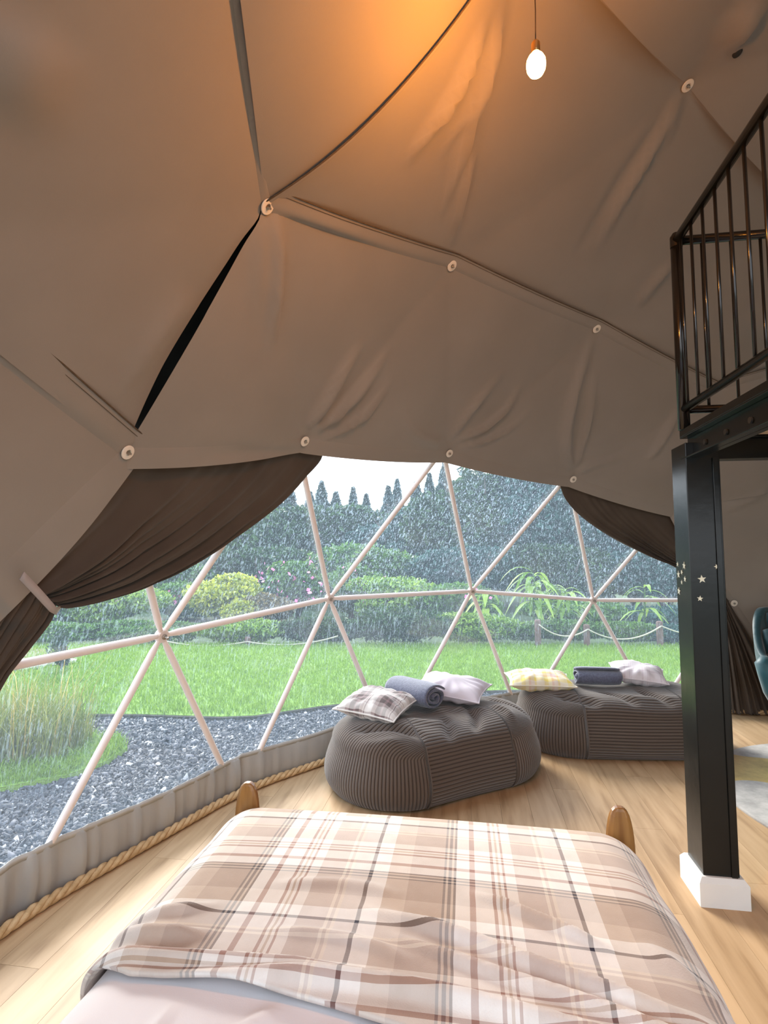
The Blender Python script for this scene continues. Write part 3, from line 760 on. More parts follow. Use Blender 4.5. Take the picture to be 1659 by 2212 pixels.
# skirting round the foot, one board for each side
def skirting(o, d, length, nrm, mitre=.0):
    t, h, ch = .024, .105, .018
    d = np.asarray(d, float); nrm = np.asarray(nrm, float)
    prof = [(0, 0), (t, 0), (t, h-ch), (t*.45, h), (0, h)]; V = []
    for s_, e_ in ((0, -1), (length, 1)):
        for p_, z_ in prof: V.append(np.asarray(o)+d*(s_+e_*p_)+nrm*p_+EZ*z_)
    n_ = len(prof); Fc = [(i, (i+1) % n_, n_+(i+1) % n_, n_+i) for i in range(n_)]+[tuple(range(n_))[::-1], tuple(range(n_, 2*n_))]
    mk('skirting_board', V, Fc, M['trim_white'], post)
kl = K0
skirting(kl, EX, PWX, -EY); skirting(kl+EY*PWY, -EY, PWY, -EX); skirting(K0+EX*PWX, EY, PWY, EX); skirting(kl+EX*(PWX)+EY*PWY, -EX, PWX, EY)
# star stickers
def star(c, ux, uy, nr, R_, rot, label):
    pts = []
    for k in range(10):
        a = rot+math.pi/2+k*math.pi/5; r = R_ if k % 2 == 0 else R_*.42
        pts.append(np.asarray(c)+np.asarray(ux)*r*math.cos(a)+np.asarray(uy)*r*math.sin(a))
    pts = np.array(pts); V = list(pts+nr*.0004)+list(pts+nr*.0014)
    Fc = [tuple(range(9, -1, -1)), tuple(range(10, 20))]+[(k, (k+1) % 10, 10+(k+1) % 10, 10+k) for k in range(10)]
    mk('star_sticker', V, Fc, M['star_sticker'], label=label, cat='sticker', group='star stickers on the black post')
def hit(x, y, p0, nr):
    d = ray(x, y); return CAM+d*((np.asarray(p0)-CAM)@nr)/(d@nr)
for x, y, R_, rot, lb in [(1516, 1251, .017, .1, 'large pale star sticker in the middle of the dark front face of the post'), (1512, 1293, .012, -.1, 'lower pale star sticker alone on the dark front face of the post'), (1548, 1224, .011, .3, 'dim star sticker by the right edge of the front face of the post')]:
    star(hit(x, y, K0-EY*.0005, EY), EX, EZ, -EY, R_, rot, lb)
kL = K0-EX*.0005
for x, y, R_, rot, lb in [(1464, 1219, .011, .2, 'small star sticker highest on the grey side face of the post, near its back edge'), (1478, 1222, .017, .1, 'large star sticker at the top of the cluster, near the front corner of the post'), (1466, 1241, .017, -.1, 'large star sticker left of centre in the cluster on the post side'), (1473, 1236, .012, .4, 'small star sticker touching the larger one in mid cluster on the post side'), (1480, 1251, .013, .1, 'star sticker nearest the front corner, below mid cluster on the post side'), (1473, 1258, .010, 0, 'smallest star sticker low in the cluster on the post side'), (1467, 1277, .017, .15, 'large star sticker hanging lowest on the grey side face of the post')]:
    star(hit(x, y, kL, EX), EY, EZ, -EX, R_, rot, lb)

mez = empty('mezzanine', tuple(K0), 'black steel-framed mezzanine deck above the right side', 'mezzanine')
LB = 3.4
def ibeam(o, d, length, side, name='steel_beam', holes=None):
    "channel with lips; o lower outer corner, d run, side horizontal direction into the deck"
    o = np.asarray(o, float); mb = MB(); h = ZTOP-ZB; fw, ft, wt = .062, .007, .006
    mb.box(o, d*length, side*fw, EZ*ft); mb.box(o+EZ*(h*.72), d*length, side*fw, EZ*ft)
    mb.box(o+side*.030, d*length, side*wt, EZ*(h*.72)); mb.box(o+EZ*(h*.72+ft), d*length, side*fw, EZ*(h*.28-ft))
    b_ = mk(name, mb.v, mb.f, M['black_paint'], mez, bevel=.0015)
    if holes:
        for s_ in holes:
            q = MB().lathe([(0, 0), (.011, 0), (.011, .006), (0, .006)], o+side*.030+d*s_+EZ*.042, -side, 12)  # raised black disc paints the dark of an open hole in the web
            mk('hole_disc', q.v, q.f, M['cover'], b_)
C0 = K0+EZ*ZB
ibeam(C0+EY*.05, -EY, LB, EX, holes=[.17+.17*k for k in range(16)])
ibeam(C0+EX*.14+EY*.10, EX, 2.4, -EY, holes=None)
# deck of boards seen from below
mb = MB(); 
for k in range(16):
    y0 = .02-k*.20
    mk('deck_board', MB().box(C0+EX*.03+EY*(y0-.196)+EZ*(h_ := .095), EX*2.5, EY*.196, EZ*.022).v, MB().box((0, 0, 0), EX, EY, EZ).f, M['deck_board'], mez)
for k in range(3):
    q = C0+EX*(.55+k*.6)+EY*.02+EZ*.01; MB().box(q, EX*.045, -EY*3.2, EZ*.083).build('joist', M['black_paint'], mez)

rail = empty('railing', tuple(K0+EZ*ZTOP), 'black metal railing with thin upright bars on the mezzanine edge', 'railing')
Q0 = K0+EX*.012+EY*.03; zr, zb, ptop = 2.685, 1.945, 2.70
MB().tube([Q0+EZ*ZTOP, Q0+EZ*(ptop+.005)], .0235, 16).build('corner_post', M['black_rail'], rail, smooth=True)
MB().lathe([(0, .02), (.015, .018), (.0245, .0), (.0245, -.045), (0, -.045)], Q0+EZ*ptop, EZ, 16).build('post_cap', M['black_rail'], rail, smooth=False)
for zz, r in ((zr, .019), (zb, .0165)):
    MB().tube([Q0+EZ*zz-EY*.01, Q0+EZ*zz-EY*3.3], r, 14).build('top_rail' if zz > 2.5 else 'bottom_rail', M['black_rail'], rail, smooth=True)
    MB().tube([Q0+EZ*zz+EX*.01, Q0+EZ*zz+EX*2.3], r, 14).build('top_rail' if zz > 2.5 else 'bottom_rail', M['black_rail'], rail, smooth=True)
for k in range(30):
    s_ = .045+k*.105
    MB().tube([Q0+EZ*(zb+.005)-EY*s_, Q0+EZ*(zr-.005)-EY*s_], .0062, 8).build('baluster', M['black_rail'], rail, smooth=True)
for k in range(20):
    s_ = .10+k*.115
    MB().tube([Q0+EZ*(zb+.005)+EX*s_, Q0+EZ*(zr-.005)+EX*s_], .0062, 8).build('baluster', M['black_rail'], rail, smooth=True)
# standoff feet under the bottom rail
for k in range(3):
    MB().tube([Q0+EZ*ZTOP-EY*(.9+k*.95), Q0+EZ*zb-EY*(.9+k*.95)], .012, 10).build('rail_foot', M['black_rail'], rail, smooth=True)

# ------------------------------------------------------------------ bed
BO = np.array([.12, 1.80, 0.0])     # middle of the foot end
def bl(x, y, z): return BO+EX*x+EY*y+EZ*z
bed = empty('bed', tuple(BO), 'honey pine bed frame with rounded posts at the foot', 'bed')
def bedpost(x, y, ztop, w=.085, d=.036, base=0.0):
    # tapering board with a rounded top, wide across the bed
    n_ = 9; V = []; zs = [base, .30, .40]+[.40+(ztop-.40)*math.sin(a) for a in np.linspace(.12, math.pi/2, n_)]
    ws = [1, 1, 1]+[max(math.cos(a)**.62, .16) for a in np.linspace(.12, math.pi/2, n_)]
    for z_, k in zip(zs, ws):
        for sx1, sy1 in ((-.5, -.5), (-.32, -.5), (.32, -.5), (.5, -.5), (.5, .5), (.32, .5), (-.32, .5), (-.5, .5)):
            dd = d*(.55+.45*k); V.append(bl(x+sx1*w*k, y+sy1*dd*(1 if abs(sx1) < .4 else .62), z_))
    m_ = len(zs); Fc = [(i*8+k, i*8+(k+1) % 8, (i+1)*8+(k+1) % 8, (i+1)*8+k) for i in range(m_-1) for k in range(8)]+[tuple(range(7, -1, -1)), tuple((m_-1)*8+k for k in range(8))]
    mk('bed_post', V, Fc, M['pine'], bed, smooth=False, bevel=.003)
bedpost(-.600, .045, .555); bedpost(.612, .035, .560); bedpost(-.60, -2.0, .9); bedpost(.61, -2.0, .9)
MB().box(bl(-.58, .03, .16), EX*1.17, EY*.028, EZ*.20).build('foot_board', M['pine'], bed, bevel=.004)
MB().box(bl(-.58, -2.01, .16), EX*1.17, EY*.028, EZ*.60).build('head_board', M['pine'], bed, bevel=.004)
for sx1 in (-.652, .628): MB().box(bl(sx1, -1.98, .20), EX*.024, EY*2.0, EZ*.15).build('side_rail', M['pine_dark'], bed, bevel=.004)
for k in range(12): MB().box(bl(-.60, -1.95+k*.165, .20), EX*1.2, EY*.07, EZ*.018).build('slat', M['pine'], bed)
def softbox(name, x0, x1, y0, y1, z0, z1, r, mat, **k):
    "box with generously rounded edges"
    n_ = 7; nx, ny = 24, 36; V = []; 
    def prof(): return
    hx, hy, hz = (x1-x0)/2, (y1-y0)/2, (z1-z0)/2; cx, cy, cz = (x0+x1)/2, (y0+y1)/2, (z0+z1)/2
    nu, nv = 64, 24
    for i in range(nu):
        a = 2*math.pi*i/nu
        for j in range(nv):
            e_ = -math.pi/2+math.pi*j/(nv-1); s1 = lambda t, p: math.copysign(abs(t)**p, t)
            V.append(bl(cx+hx*s1(math.cos(a), .22)*s1(math.cos(e_), .25), cy+hy*s1(math.sin(a), .22)*s1(math.cos(e_), .25), cz+hz*s1(math.sin(e_), .35)))
    return mk(name, V, grid_faces(nu, nv, True), mat, smooth=True, **k)
softbox('mattress', -.615, .615, -1.94, .015, .222, .425, .05, M['mattress'], label='pale mattress under the duvet on the pine bed', cat='mattress')

FB = []
def bfold(P, wd, amp): FB.append((np.array(P, float), wd, amp))
def bdisp(X, Y, folds):
    D_ = np.zeros_like(X); Pq = np.stack([X, Y], -1)
    for C_, wd, amp in folds:
        C2 = resample(np.c_[C_, np.zeros(len(C_))], 16)[:, :2]; best = np.full(X.shape, 1e9); pm = np.zeros(X.shape); n_ = len(C2)-1
        for i in range(n_):
            e_ = C2[i+1]-C2[i]; t = np.clip(((Pq-C2[i])@e_)/(e_@e_+1e-12), 0, 1); d = np.linalg.norm(Pq-(C2[i]+t[..., None]*e_), axis=-1)
            m_ = d < best; best = np.where(m_, d, best); pm = np.where(m_, (i+t)/n_, pm)
        D_ += amp*np.exp(-(best/wd)**2)*np.clip(pm*4, 0, 1)*np.clip((1-pm)*4, 0, 1)
    return D_
def wrap(a, half, rad, drop_lean=.12):
    "arc length -> (offset, drop) for cloth lying flat to half-rad, rounding an edge, then hanging"
    s = np.sign(a); t = np.abs(a); flat = half-rad; q = math.pi/2*rad
    ang = np.clip((t-flat)/rad, 0, math.pi/2); x_ = np.where(t < flat, t, flat+rad*np.sin(ang)); d_ = rad*(1-np.cos(ang))
    ex_ = np.maximum(t-flat-q, 0); return s*(x_+ex_*drop_lean), d_+ex_
def cloth(name, mat, S, T, half, ztop, folds, hemfn=None, lab=None, crown=.022, foot=True, lift=0, thick=.006, cat=None, wav=.012, seed=1):
    SS, TT = np.meshgrid(S, T, indexing='ij')
    if hemfn is not None: SS, TT = hemfn(SS, TT)
    x_, dx_ = wrap(SS, half, .15)
    if foot:
        # T runs from the foot: 0 is the top corner; positive hangs over the foot board
        yy, dy_ = wrap(np.maximum(TT+1.0, .001), 1.0+.10, .16, .05); y_ = yy-1.0
    else: y_, dy_ = TT, 0*TT
    z_ = ztop-dx_-dy_ + crown*np.clip(1-(SS/half)**2, 0, 1)*np.clip(-TT*3+.4, 0, 1)
    r = np.random.default_rng(seed); hang = np.clip(dx_/.25, 0, 1)
    und = sum(np.sin(TT*f_+p_)*a_ for f_, a_, p_ in zip((9, 17, 29), (1, .7, .5), r.uniform(0, 6, 3)))*wav
    x_ = x_+np.sign(SS)*und*hang
    n_ = bdisp(SS, TT, folds); z_ = z_+n_*(1-hang*.6)+lift; x_ = x_+np.sign(SS)*n_*hang*.6
    V = BO+x_[..., None]*EX+y_[..., None]*EY+z_[..., None]*EZ
    return mk(name, V.reshape(-1, 3), grid_faces(len(S), len(T)), mat, smooth=True, uv=np.stack([SS, TT], -1).reshape(-1, 2), label=lab, cat=cat, solid=thick)
df = []
for P, wd, am in [([(-.62, -.80), (-.50, -1.05), (-.42, -1.4)], .016, .020), ([(-.40, -.78), (-.42, -.98), (-.5, -1.2)], .014, .016), ([(-.2, -.76), (-.30, -.92), (-.44, -1.10), (-.5, -1.4)], .02, .024),
                  ([(.0, -.78), (-.10, -.93), (-.25, -1.1)], .018, .018), ([(.25, -.8), (.1, -.92), (-.05, -1.05), (-.1, -1.3)], .022, .022), ([(.5, -.8), (.32, -.9), (.15, -1.05)], .018, .014), ([(.62, -.84), (.45, -.98), (.3, -1.15)], .018, .016), ([(-.55, -.82), (-.60, -1.0), (-.66, -1.2)], .012, .014)]: df.append((np.array(P), wd, am))
df = [(a_, b_*.8, c_*1.7) for a_, b_, c_ in df]
S = np.linspace(-.86, .86, 150)
cloth('duvet', M['sheet'], S, np.linspace(-1.95, .10, 190), .672, .480, df, lab='white duvet with soft creases on the pine bed', cat='duvet', thick=.004, seed=4)
bf = []
for P, wd, am in [([(.15, -.40), (.28, -.47), (.45, -.55)], .013, .020), ([(-.12, -.50), (.10, -.56), (.35, -.65), (.62, -.72)], .016, .024), ([(-.05, -.57), (.15, -.645), (.4, -.71), (.64, -.79)], .013, .018),
                  ([(-.45, -.745), (-.1, -.72), (.1, -.73), (.35, -.77), (.62, -.82)], .016, .026), ([(-.70, -.60), (-.55, -.64), (-.40, -.63)], .016, .024), ([(-.78, -.66), (-.6, -.70), (-.30, -.70), (.0, -.695)], .013, .020), ([(-.75, -.55), (-.6, -.57), (-.42, -.53)], .016, .016),
                  ([(-.35, -.44), (-.15, -.42), (.0, -.45)], .02, .010), ([(-.3, -.60), (-.1, -.61), (.05, -.66)], .015, .012), ([(.5, -.5), (.62, -.62), (.70, -.7)], .02, .012)]: bf.append((np.array(P), wd, am))
def bhem(SS, TT):
    k = np.clip((-TT-.55)/.27, 0, 1)       # the near edge wanders
    TT = TT + k*.15*np.clip((-SS-.52)/.35, 0, 1)
    return SS, TT - k*(.045*np.sin(SS*2.2+.3)+.02*np.sin(SS*6)) - k*.02*SS
cloth('blanket', M['tartan_fleece'], np.linspace(-.86, .90, 230), np.linspace(-.78, .20, 170), .678, .497, bf, hemfn=bhem, lab='beige and brown tartan fleece blanket across the foot of the bed', cat='blanket', thick=.010, seed=9)
# rolled near hem of the blanket: a part of it
ob = bpy.data.objects['blanket']

# ------------------------------------------------------------------ bean bags
def beanbag(ca, cb, R_, Hh, label, folds, seed):
    ca, cb = np.array(ca, float), np.array(cb, float); ax = cb-ca; L_ = np.linalg.norm(ax); ax /= L_; pe = np.array([-ax[1], ax[0]])
    # perimeter samples
    per = []; nS, nC = 46, 72
    for i in range(nS): per.append((ca+ax*L_*i/nS+(-pe)*R_, -pe, 'side', i/nS*L_, 0))
    for i in range(nC): a = -math.pi/2+math.pi*i/nC; d = ax*math.cos(a)+pe*math.sin(a); per.append((cb+d*R_, d, 'cap', a, 1))
    for i in range(nS): per.append((cb-ax*L_*i/nS+pe*R_, pe, 'side', L_-i/nS*L_, 0))
    for i in range(nC): a = math.pi/2+math.pi*i/nC; d = ax*math.cos(a)+pe*math.sin(a); per.append((ca+d*R_, d, 'cap', a, 1))
    nu = len(per); prof = []
    # profile: (inward fraction rho 1=rim .. 0=axis, height)
    lowr = [(0, .004), (.5, .003), (.88, .004)]
    side = [(.95+.05*math.sin(a), .03+(1-math.cos(a))*.0) for a in (0,)]
    P_ = []
    for t in np.linspace(0, 1, 9): P_.append((.0+.87*t, .003))
    for t in np.linspace(0, 1, 30):       # bulging side
        z_ = .004+t*(Hh*.66); P_.append((.875+.125*math.sin(math.pi*min(t*1.0, 1)**.72)+.03*t, z_))
    r0, z0 = P_[-1]
    for t in np.linspace(0, 1, 34)[1:]**.9:
        a = t*math.pi/2
        rho = r0*(1-t) if t > .28 else r0*(1-t)
        P_.append((r0*max(math.cos(a), 0)**.62, z0+(Hh-z0)*math.sin(a)**.95))
    nv = len(P_); V = np.zeros((nu, nv, 3)); Q = np.zeros((nu, nv))
    girth = np.r_[0, np.cumsum([math.hypot((P_[k+1][0]-P_[k][0])*R_, P_[k+1][1]-P_[k][1]) for k in range(nv-1)])]
    r = np.random.default_rng(seed); phs = r.uniform(0, 6.28, 6)
    for i, (p, d, kind_, prm, cap) in enumerate(per):
        cen = p-d*R_
        s_ang = i/nu*2*math.pi
        for k, (rho, z_) in enumerate(P_):
            q = cen+d*R_*rho; bul = 1+.018*math.sin(s_ang*3+phs[0])+.012*math.sin(s_ang*5+phs[1])
            if z_ > .01 and k > 9: q = cen+d*R_*rho*bul
            V[i, k] = (q[0], q[1], z_)
            if cap:
                rel = (q-(cb if abs(((q-cb)@ax)) < abs(((q-ca)@ax)) else ca)); ang = math.atan2(rel@pe, abs(rel@ax)); topb = sstep(Hh*.66, Hh*.97, z_) if k > 9 else 0
                Q[i, k] = (1-topb)*R_*ang+topb*(rel@pe) if rho > .02 else 0
            else: Q[i, k] = girth[-1]-girth[k]
    X, Y, Z = V[..., 0]-ca[0], V[..., 1]-ca[1], V[..., 2]
    la, lp = X*ax[0]+Y*ax[1], X*pe[0]+Y*pe[1]
    topm = sstep(Hh*.55, Hh*.9, Z)
    V[..., 2] += topm*(bdisp(la, lp, folds)-.025*np.exp(-((la-L_/2)/.3)**2-(lp/.22)**2)+.010*np.sin(la*9+phs[2])*np.sin(lp*11+phs[3]))
    # creases in the side cloth
    sb = (1-topm)*(Z > .02); V[..., 0] += sb*.0
    o = mk('bean_bag', V.reshape(-1, 3), grid_faces(nu, nv, True), M['cord'], smooth=True, attr={'q': Q.ravel()}, label=label, cat='bean bag', group='brown corduroy bean bags by the window')
    # seam down the side where the end panel meets the long panel
    for s_, c_ in ((0, ca), (nS, cb), (nS+nC, cb), (2*nS+nC, ca)):
        line = V[s_, 9:46]; out_ = per[s_][1]
        mb = MB().tube(line+np.r_[out_, 0]*.001, .0035, 6); mk('seam_piping', mb.v, mb.f, M['cord'], o, smooth=True, attr={'q': [0]*len(mb.v)})
    return o, V, ax, pe
# dome of top is ~.40 m
b1, V1, ax1, pe1 = beanbag((.06, 3.29), (.58, 3.56), .405, .40, 'brown corduroy bean bag nearest the bed, with three cushions and throws on it',
    [(np.array([(.02, -.34), (-.1, -.20), (-.30, -.05)]), .028, -.035), (np.array([(.28, -.10), (.22, -.25), (.15, -.36)]), .03, -.028), (np.array([(.50, -.0), (.46, -.18), (.34, -.33)]), .028, -.035), (np.array([(.20, .05), (.42, -.04), (.58, -.18)]), .03, .020),
     (np.array([(.75, .10), (.80, -.10), (.86, -.25)]), .03, -.03), (np.array([(-.05, -.12), (.1, -.2), (.3, -.22)]), .04, .02), (np.array([(.60, -.12), (.66, -.24), (.62, -.33)]), .03, .02), (np.array([(-.32, -.15), (-.25, -.25), (-.1, -.33)]), .03, .022)], 2)
b2, V2, ax2, pe2 = beanbag((1.35, 4.02), (2.02, 4.00), .40, .40, 'brown corduroy bean bag farther back, partly behind the black post',
    [(np.array([(-.18, -.18), (-.02, -.26), (.12, -.33)]), .03, -.035), (np.array([(.16, -.08), (.26, -.22), (.36, -.33)]), .03, -.03), (np.array([(.45, -.02), (.5, -.2), (.6, -.32)]), .03, -.03), (np.array([(.2, -.2), (.4, -.26), (.7, -.24)]), .04, .02), (np.array([(-.3, .1), (-.2, -.05), (0, -.12)]), .03, .02)], 5)

# ------------------------------------------------------------------ cushions and throws
def topz(Vg, x, y):
    P = Vg.reshape(-1, 3); d = (P[:, 0]-x)**2+(P[:, 1]-y)**2; i = np.argsort(d)[:8]; return P[i, 2].max()
def cushion(c, w_, d_, h_, yaw, mat, label, tiltx=0, tilty=0, seed=0, tex=1.0):
    n_ = 33; r = np.random.default_rng(seed); V = []; uv = []
    u = np.linspace(-1, 1, n_)
    R_ = Matrix.Rotation(yaw, 3, 'Z') @ Matrix.Rotation(tiltx, 3, 'X') @ Matrix.Rotation(tilty, 3, 'Y')
    A = np.array(R_); ph = r.uniform(0, 6.28, 6)
    for side in (1, -1):
        for a in u:
            for b_ in u:
                pin = 1-.09*(1-(abs(a)**2.2))*abs(b_)**2.5; pin2 = 1-.09*(1-(abs(b_)**2.2))*abs(a)**2.5
                x_ = a*w_/2*pin2; y_ = b_*d_/2*pin
                ed = max(0, (1-abs(a)**2.4))*max(0, (1-abs(b_)**2.4)); t = h_/2*ed**.55
                t += ed*.012*math.sin(a*5+ph[0])*math.sin(b_*4+ph[1])
                rad = math.hypot(a, b_); an = math.atan2(b_, a)
                t += .010*ed**.4*(1-ed)*math.sin(an*14+ph[2])*1.2
                V.append((x_, y_, side*t)); uv.append((a*w_/2*tex+.5, b_*d_/2*tex+.5))
    V = np.array(V)@A.T+np.asarray(c); N_ = n_*n_
    f1 = grid_faces(n_, n_); f2 = [tuple(i+N_ for i in q[::-1]) for q in f1]
    # round piped edge
    o = mk('cushion', V, f1+f2, mat, smooth=True, uv=uv, label=label, cat='cushion')
    G = V[:N_].reshape(n_, n_, 3); G2 = V[N_:].reshape(n_, n_, 3)
    loop = list(G[:, 0])+list(G[-1, 1:])+list(G[-2::-1, -1])+list(G[0, -2::-1])
    mb = MB().tube(loop, .0045, 6); mk('piping', mb.v, mb.f, mat, o, smooth=True, uv=[(.5, .5)]*len(mb.v))
    return o
def put(px, py, D_): return at_depth(px, py, D_)
c = put(815, 1555, 3.22); cushion((c[0], c[1], .455), .40, .36, .135, math.radians(-28), M['check_grey'], 'grey and pink checked cushion on the near bean bag, leftmost of the pair', tiltx=math.radians(8), tilty=math.radians(3), seed=1)
c = put(975, 1518, 3.55); cushion((c[0], c[1], .47), .46, .36, .14, math.radians(-24), M['cushion_lilac'], 'plain pale lilac cushion at the back right of the near bean bag', tiltx=math.radians(6), tilty=math.radians(4), seed=2)
c = put(1165, 1492, 3.93); cushion((c[0], c[1], .435), .46, .34, .13, math.radians(-6), M['check_yellow'], 'yellow and peach checked cushion at the left end of the far bean bag', tiltx=math.radians(3), seed=3)
c = put(1378, 1480, 4.02); cushion((c[0], c[1], .465), .38, .32, .14, math.radians(-20), M['check_pale'], 'white cushion with a faint pink check beside the rolled throw on the far bean bag', tiltx=math.radians(8), tilty=math.radians(4), seed=4)

def rolled(name, c, axis, length, R_, turns, label, flat=1.0, seed=0):
    "cloth wound into a roll: spiral cross-section with real layers"
    axis = np.asarray(axis, float); axis /= np.linalg.norm(axis); side = np.array([-axis[1], axis[0], 0]); th = .011
    nt_ = int(turns*30); sp2 = []
    for i in range(nt_+1):
        a = 2*math.pi*turns*i/nt_; r = R_*(.12+.88*i/nt_)
        sp2.append((r*math.cos(a-1.2)*(1.15), r*math.sin(a-1.2)*flat))
    sp2 = np.array(sp2); nl = 26; V = []
    r = np.random.default_rng(seed)
    for j in range(nl):
        s_ = (j/(nl-1)-.5)*length; endr = 1-.10*abs(2*s_/length)**6
        for i, (a, b_) in enumerate(sp2):
            sh = .006*math.sin(i*.35+seed)+.004*r.normal()*0
            V.append(np.asarray(c)+axis*(s_+sh*(1 if j in (0, nl-1) else 1))+side*a*endr+EZ*b_*endr)
    V = np.array(V); ni = len(sp2)
    return mk(name, V, grid_faces(nl, ni), M['wool_dark'], smooth=True, label=label, cat='throw', solid=th)
c = put(895, 1538, 3.40); rolled('throw', (c[0], c[1], .475), (-.62, .68, 0), .36, .098, 2.6, 'dark blue-grey wool throw rolled up between the two cushions on the near bean bag', flat=.78, seed=1)
c = put(1288, 1490, 4.0); rolled('throw', (c[0], c[1]-.03, .450), (1, -.12, 0), .31, .082, 2.5, 'dark grey wool throw rolled up in the middle of the far bean bag', flat=.8, seed=4)

# ------------------------------------------------------------------ rug and armchair
RC = np.array([2.93, 2.92]); n = 96; V = []
for zz, rr in ((.001, 1.05), (.010, 1.052), (.014, 1.04)):
    V += [(RC[0]+rr*math.cos(2*math.pi*k/n), RC[1]+rr*math.sin(2*math.pi*k/n), zz) for k in range(n)]
Fc = [tuple(range(2*n, 3*n))]+[(i*n+k, i*n+(k+1) % n, (i+1)*n+(k+1) % n, (i+1)*n+k) for i in range(2) for k in range(n)]+[tuple(range(n-1, -1, -1))]
mk('rug', V, Fc, M['rug'], label='round grey rug with a mustard yellow sweep, right of the black post', cat='rug')
def armchair(c):
    c = np.array([c[0], c[1], 0]); ch = empty('armchair', tuple(c), 'teal velvet tub armchair on a copper swivel base at the right edge', 'armchair')
    f = np.array([-.35, -.94, 0]); f /= np.linalg.norm(f); s_ = np.array([-f[1], f[0], 0])
    def blob(name, pts, rads, sub=2, mat=M['teal_velvet'], sq=(1, 1)):
        mb = MB().tube(pts, rads, 16); return mk(name, mb.v, mb.f, mat, ch, smooth=True, sub=0)
    # shell: curved back wrapping into the arms
    nu, nv = 40, 16; V = []
    for lay in (0, 1):
        for i in range(nu):
            a = math.radians(-118+236*i/(nu-1)); ba = abs(a)/math.radians(118)
            top_ = .93-.34*sstep(.38, .95, ba)
            for j in range(nv):
                t = j/(nv-1); z_ = .30+(top_-.30)*t; R_ = .30+.07*t+.02*math.sin(t*3.14) - (.075 if lay else 0)*(1-.4*t**4)
                d = -f*math.cos(a)+s_*math.sin(a); V.append(c+d*R_+EZ*(z_+(0 if not lay else .0)))
    g1 = grid_faces(nu, nv); N_ = nu*nv; g2 = [tuple(i+N_ for i in q[::-1]) for q in g1]; rim = []
    for i in range(nu-1): rim.append((i*nv+nv-1, (i+1)*nv+nv-1, N_+(i+1)*nv+nv-1, N_+i*nv+nv-1)); rim.append((i*nv, N_+i*nv, N_+(i+1)*nv, (i+1)*nv))
    for e_ in (0, nu-1):
        for j in range(nv-1): rim.append((e_*nv+j, e_*nv+j+1, N_+e_*nv+j+1, N_+e_*nv+j))
    mk('back_shell', V, g1+g2+rim, M['teal_velvet'], ch, smooth=True, bevel=.0)
    # channelled padding on the inside and rounded arm fronts
    for i in range(9):
        a = math.radians(-96+192*i/8); ba = abs(a)/math.radians(118); top_ = .90-.34*sstep(.38, .95, ba); d = -f*math.cos(a)+s_*math.sin(a)
        blob('back_channel', [c+d*.225+EZ*.42, c+d*.235+EZ*.5, c+d*.265+EZ*(top_-.06), c+d*.285+EZ*top_], [.03, .052, .052, .028])
    for sg in (-1, 1):
        a = math.radians(114)*sg; d = -f*math.cos(a)+s_*math.sin(a)
        blob('arm_front', [c+d*.33+EZ*.28, c+d*.345+EZ*.36, c+d*.37+EZ*.48, c+d*.385+EZ*.56, c+d*.375+EZ*.61], [.03, .055, .062, .066, .03])
    mb = MB().lathe([(0, .27), (.26, .27), (.30, .30), (.30, .40), (.27, .44), (0, .455)], c+f*.02, EZ, 32); mk('seat', mb.v, mb.f, M['teal_velvet'], ch, smooth=True)
    mb = MB().lathe([(0, .0), (.24, .0), (.245, .008), (.22, .016), (.05, .03), (.028, .06), (.028, .27), (0, .27)], c, EZ, 36); mk('swivel_base', mb.v, mb.f, M['copper'], ch, smooth=True)
armchair((3.15, 4.02))

# ------------------------------------------------------------------ pendant lamp
lp = at_depth(1158, 141, 1.44)
lamp = empty('pendant_lamp', tuple(lp), 'bare glowing amber globe bulb hanging on a thin cord', 'lamp')
m = bpy.data.materials.new('glowing_bulb'); m.use_nodes = True; b = m.node_tree.nodes['Principled BSDF']; b.inputs['Base Color'].default_value = (1, .8, .5, 1)
b.inputs['Emission Color'].default_value = (1.0, .50, .14, 1); b.inputs['Emission Strength'].default_value = 16; M['bulb'] = m
mb = MB().lathe([(0, -.031), (.010, -.0295), (.0185, -.023), (.024, -.012), (.0255, 0), (.0245, .012), (.020, .022), (.0145, .029), (.011, .034), (0, .034)], lp, EZ, 28); mk('globe_bulb', mb.v, mb.f, M['bulb'], lamp, smooth=True)
mb = MB().lathe([(0, .034), (.0115, .034), (.012, .04), (.0115, .062), (.007, .069), (0, .07)], lp, EZ, 20); mk('lamp_holder', mb.v, mb.f, M['brass'], lamp)
tp = lp.copy(); 
zt = DC[2]+math.sqrt(3.80**2-((lp-DC)[0]**2+(lp-DC)[1]**2))
mb = MB().tube([lp+EZ*.068, lp+EZ*.16+EX*.0015, lp+EZ*.3-EX*.001, np.array([lp[0]-.004, lp[1], zt])], .0016, 6); mk('cord', mb.v, mb.f, M['black_wire'], lamp)
ld = bpy.data.lights.new('bulb_light', 'POINT'); ld.energy = 40; ld.color = (1.0, .34, .035); ld.shadow_soft_size = .034
lo_ = bpy.data.objects.new('bulb_light', ld); COL.objects.link(lo_); lo_.parent = lamp; lo_.location = (0, 0, 0)

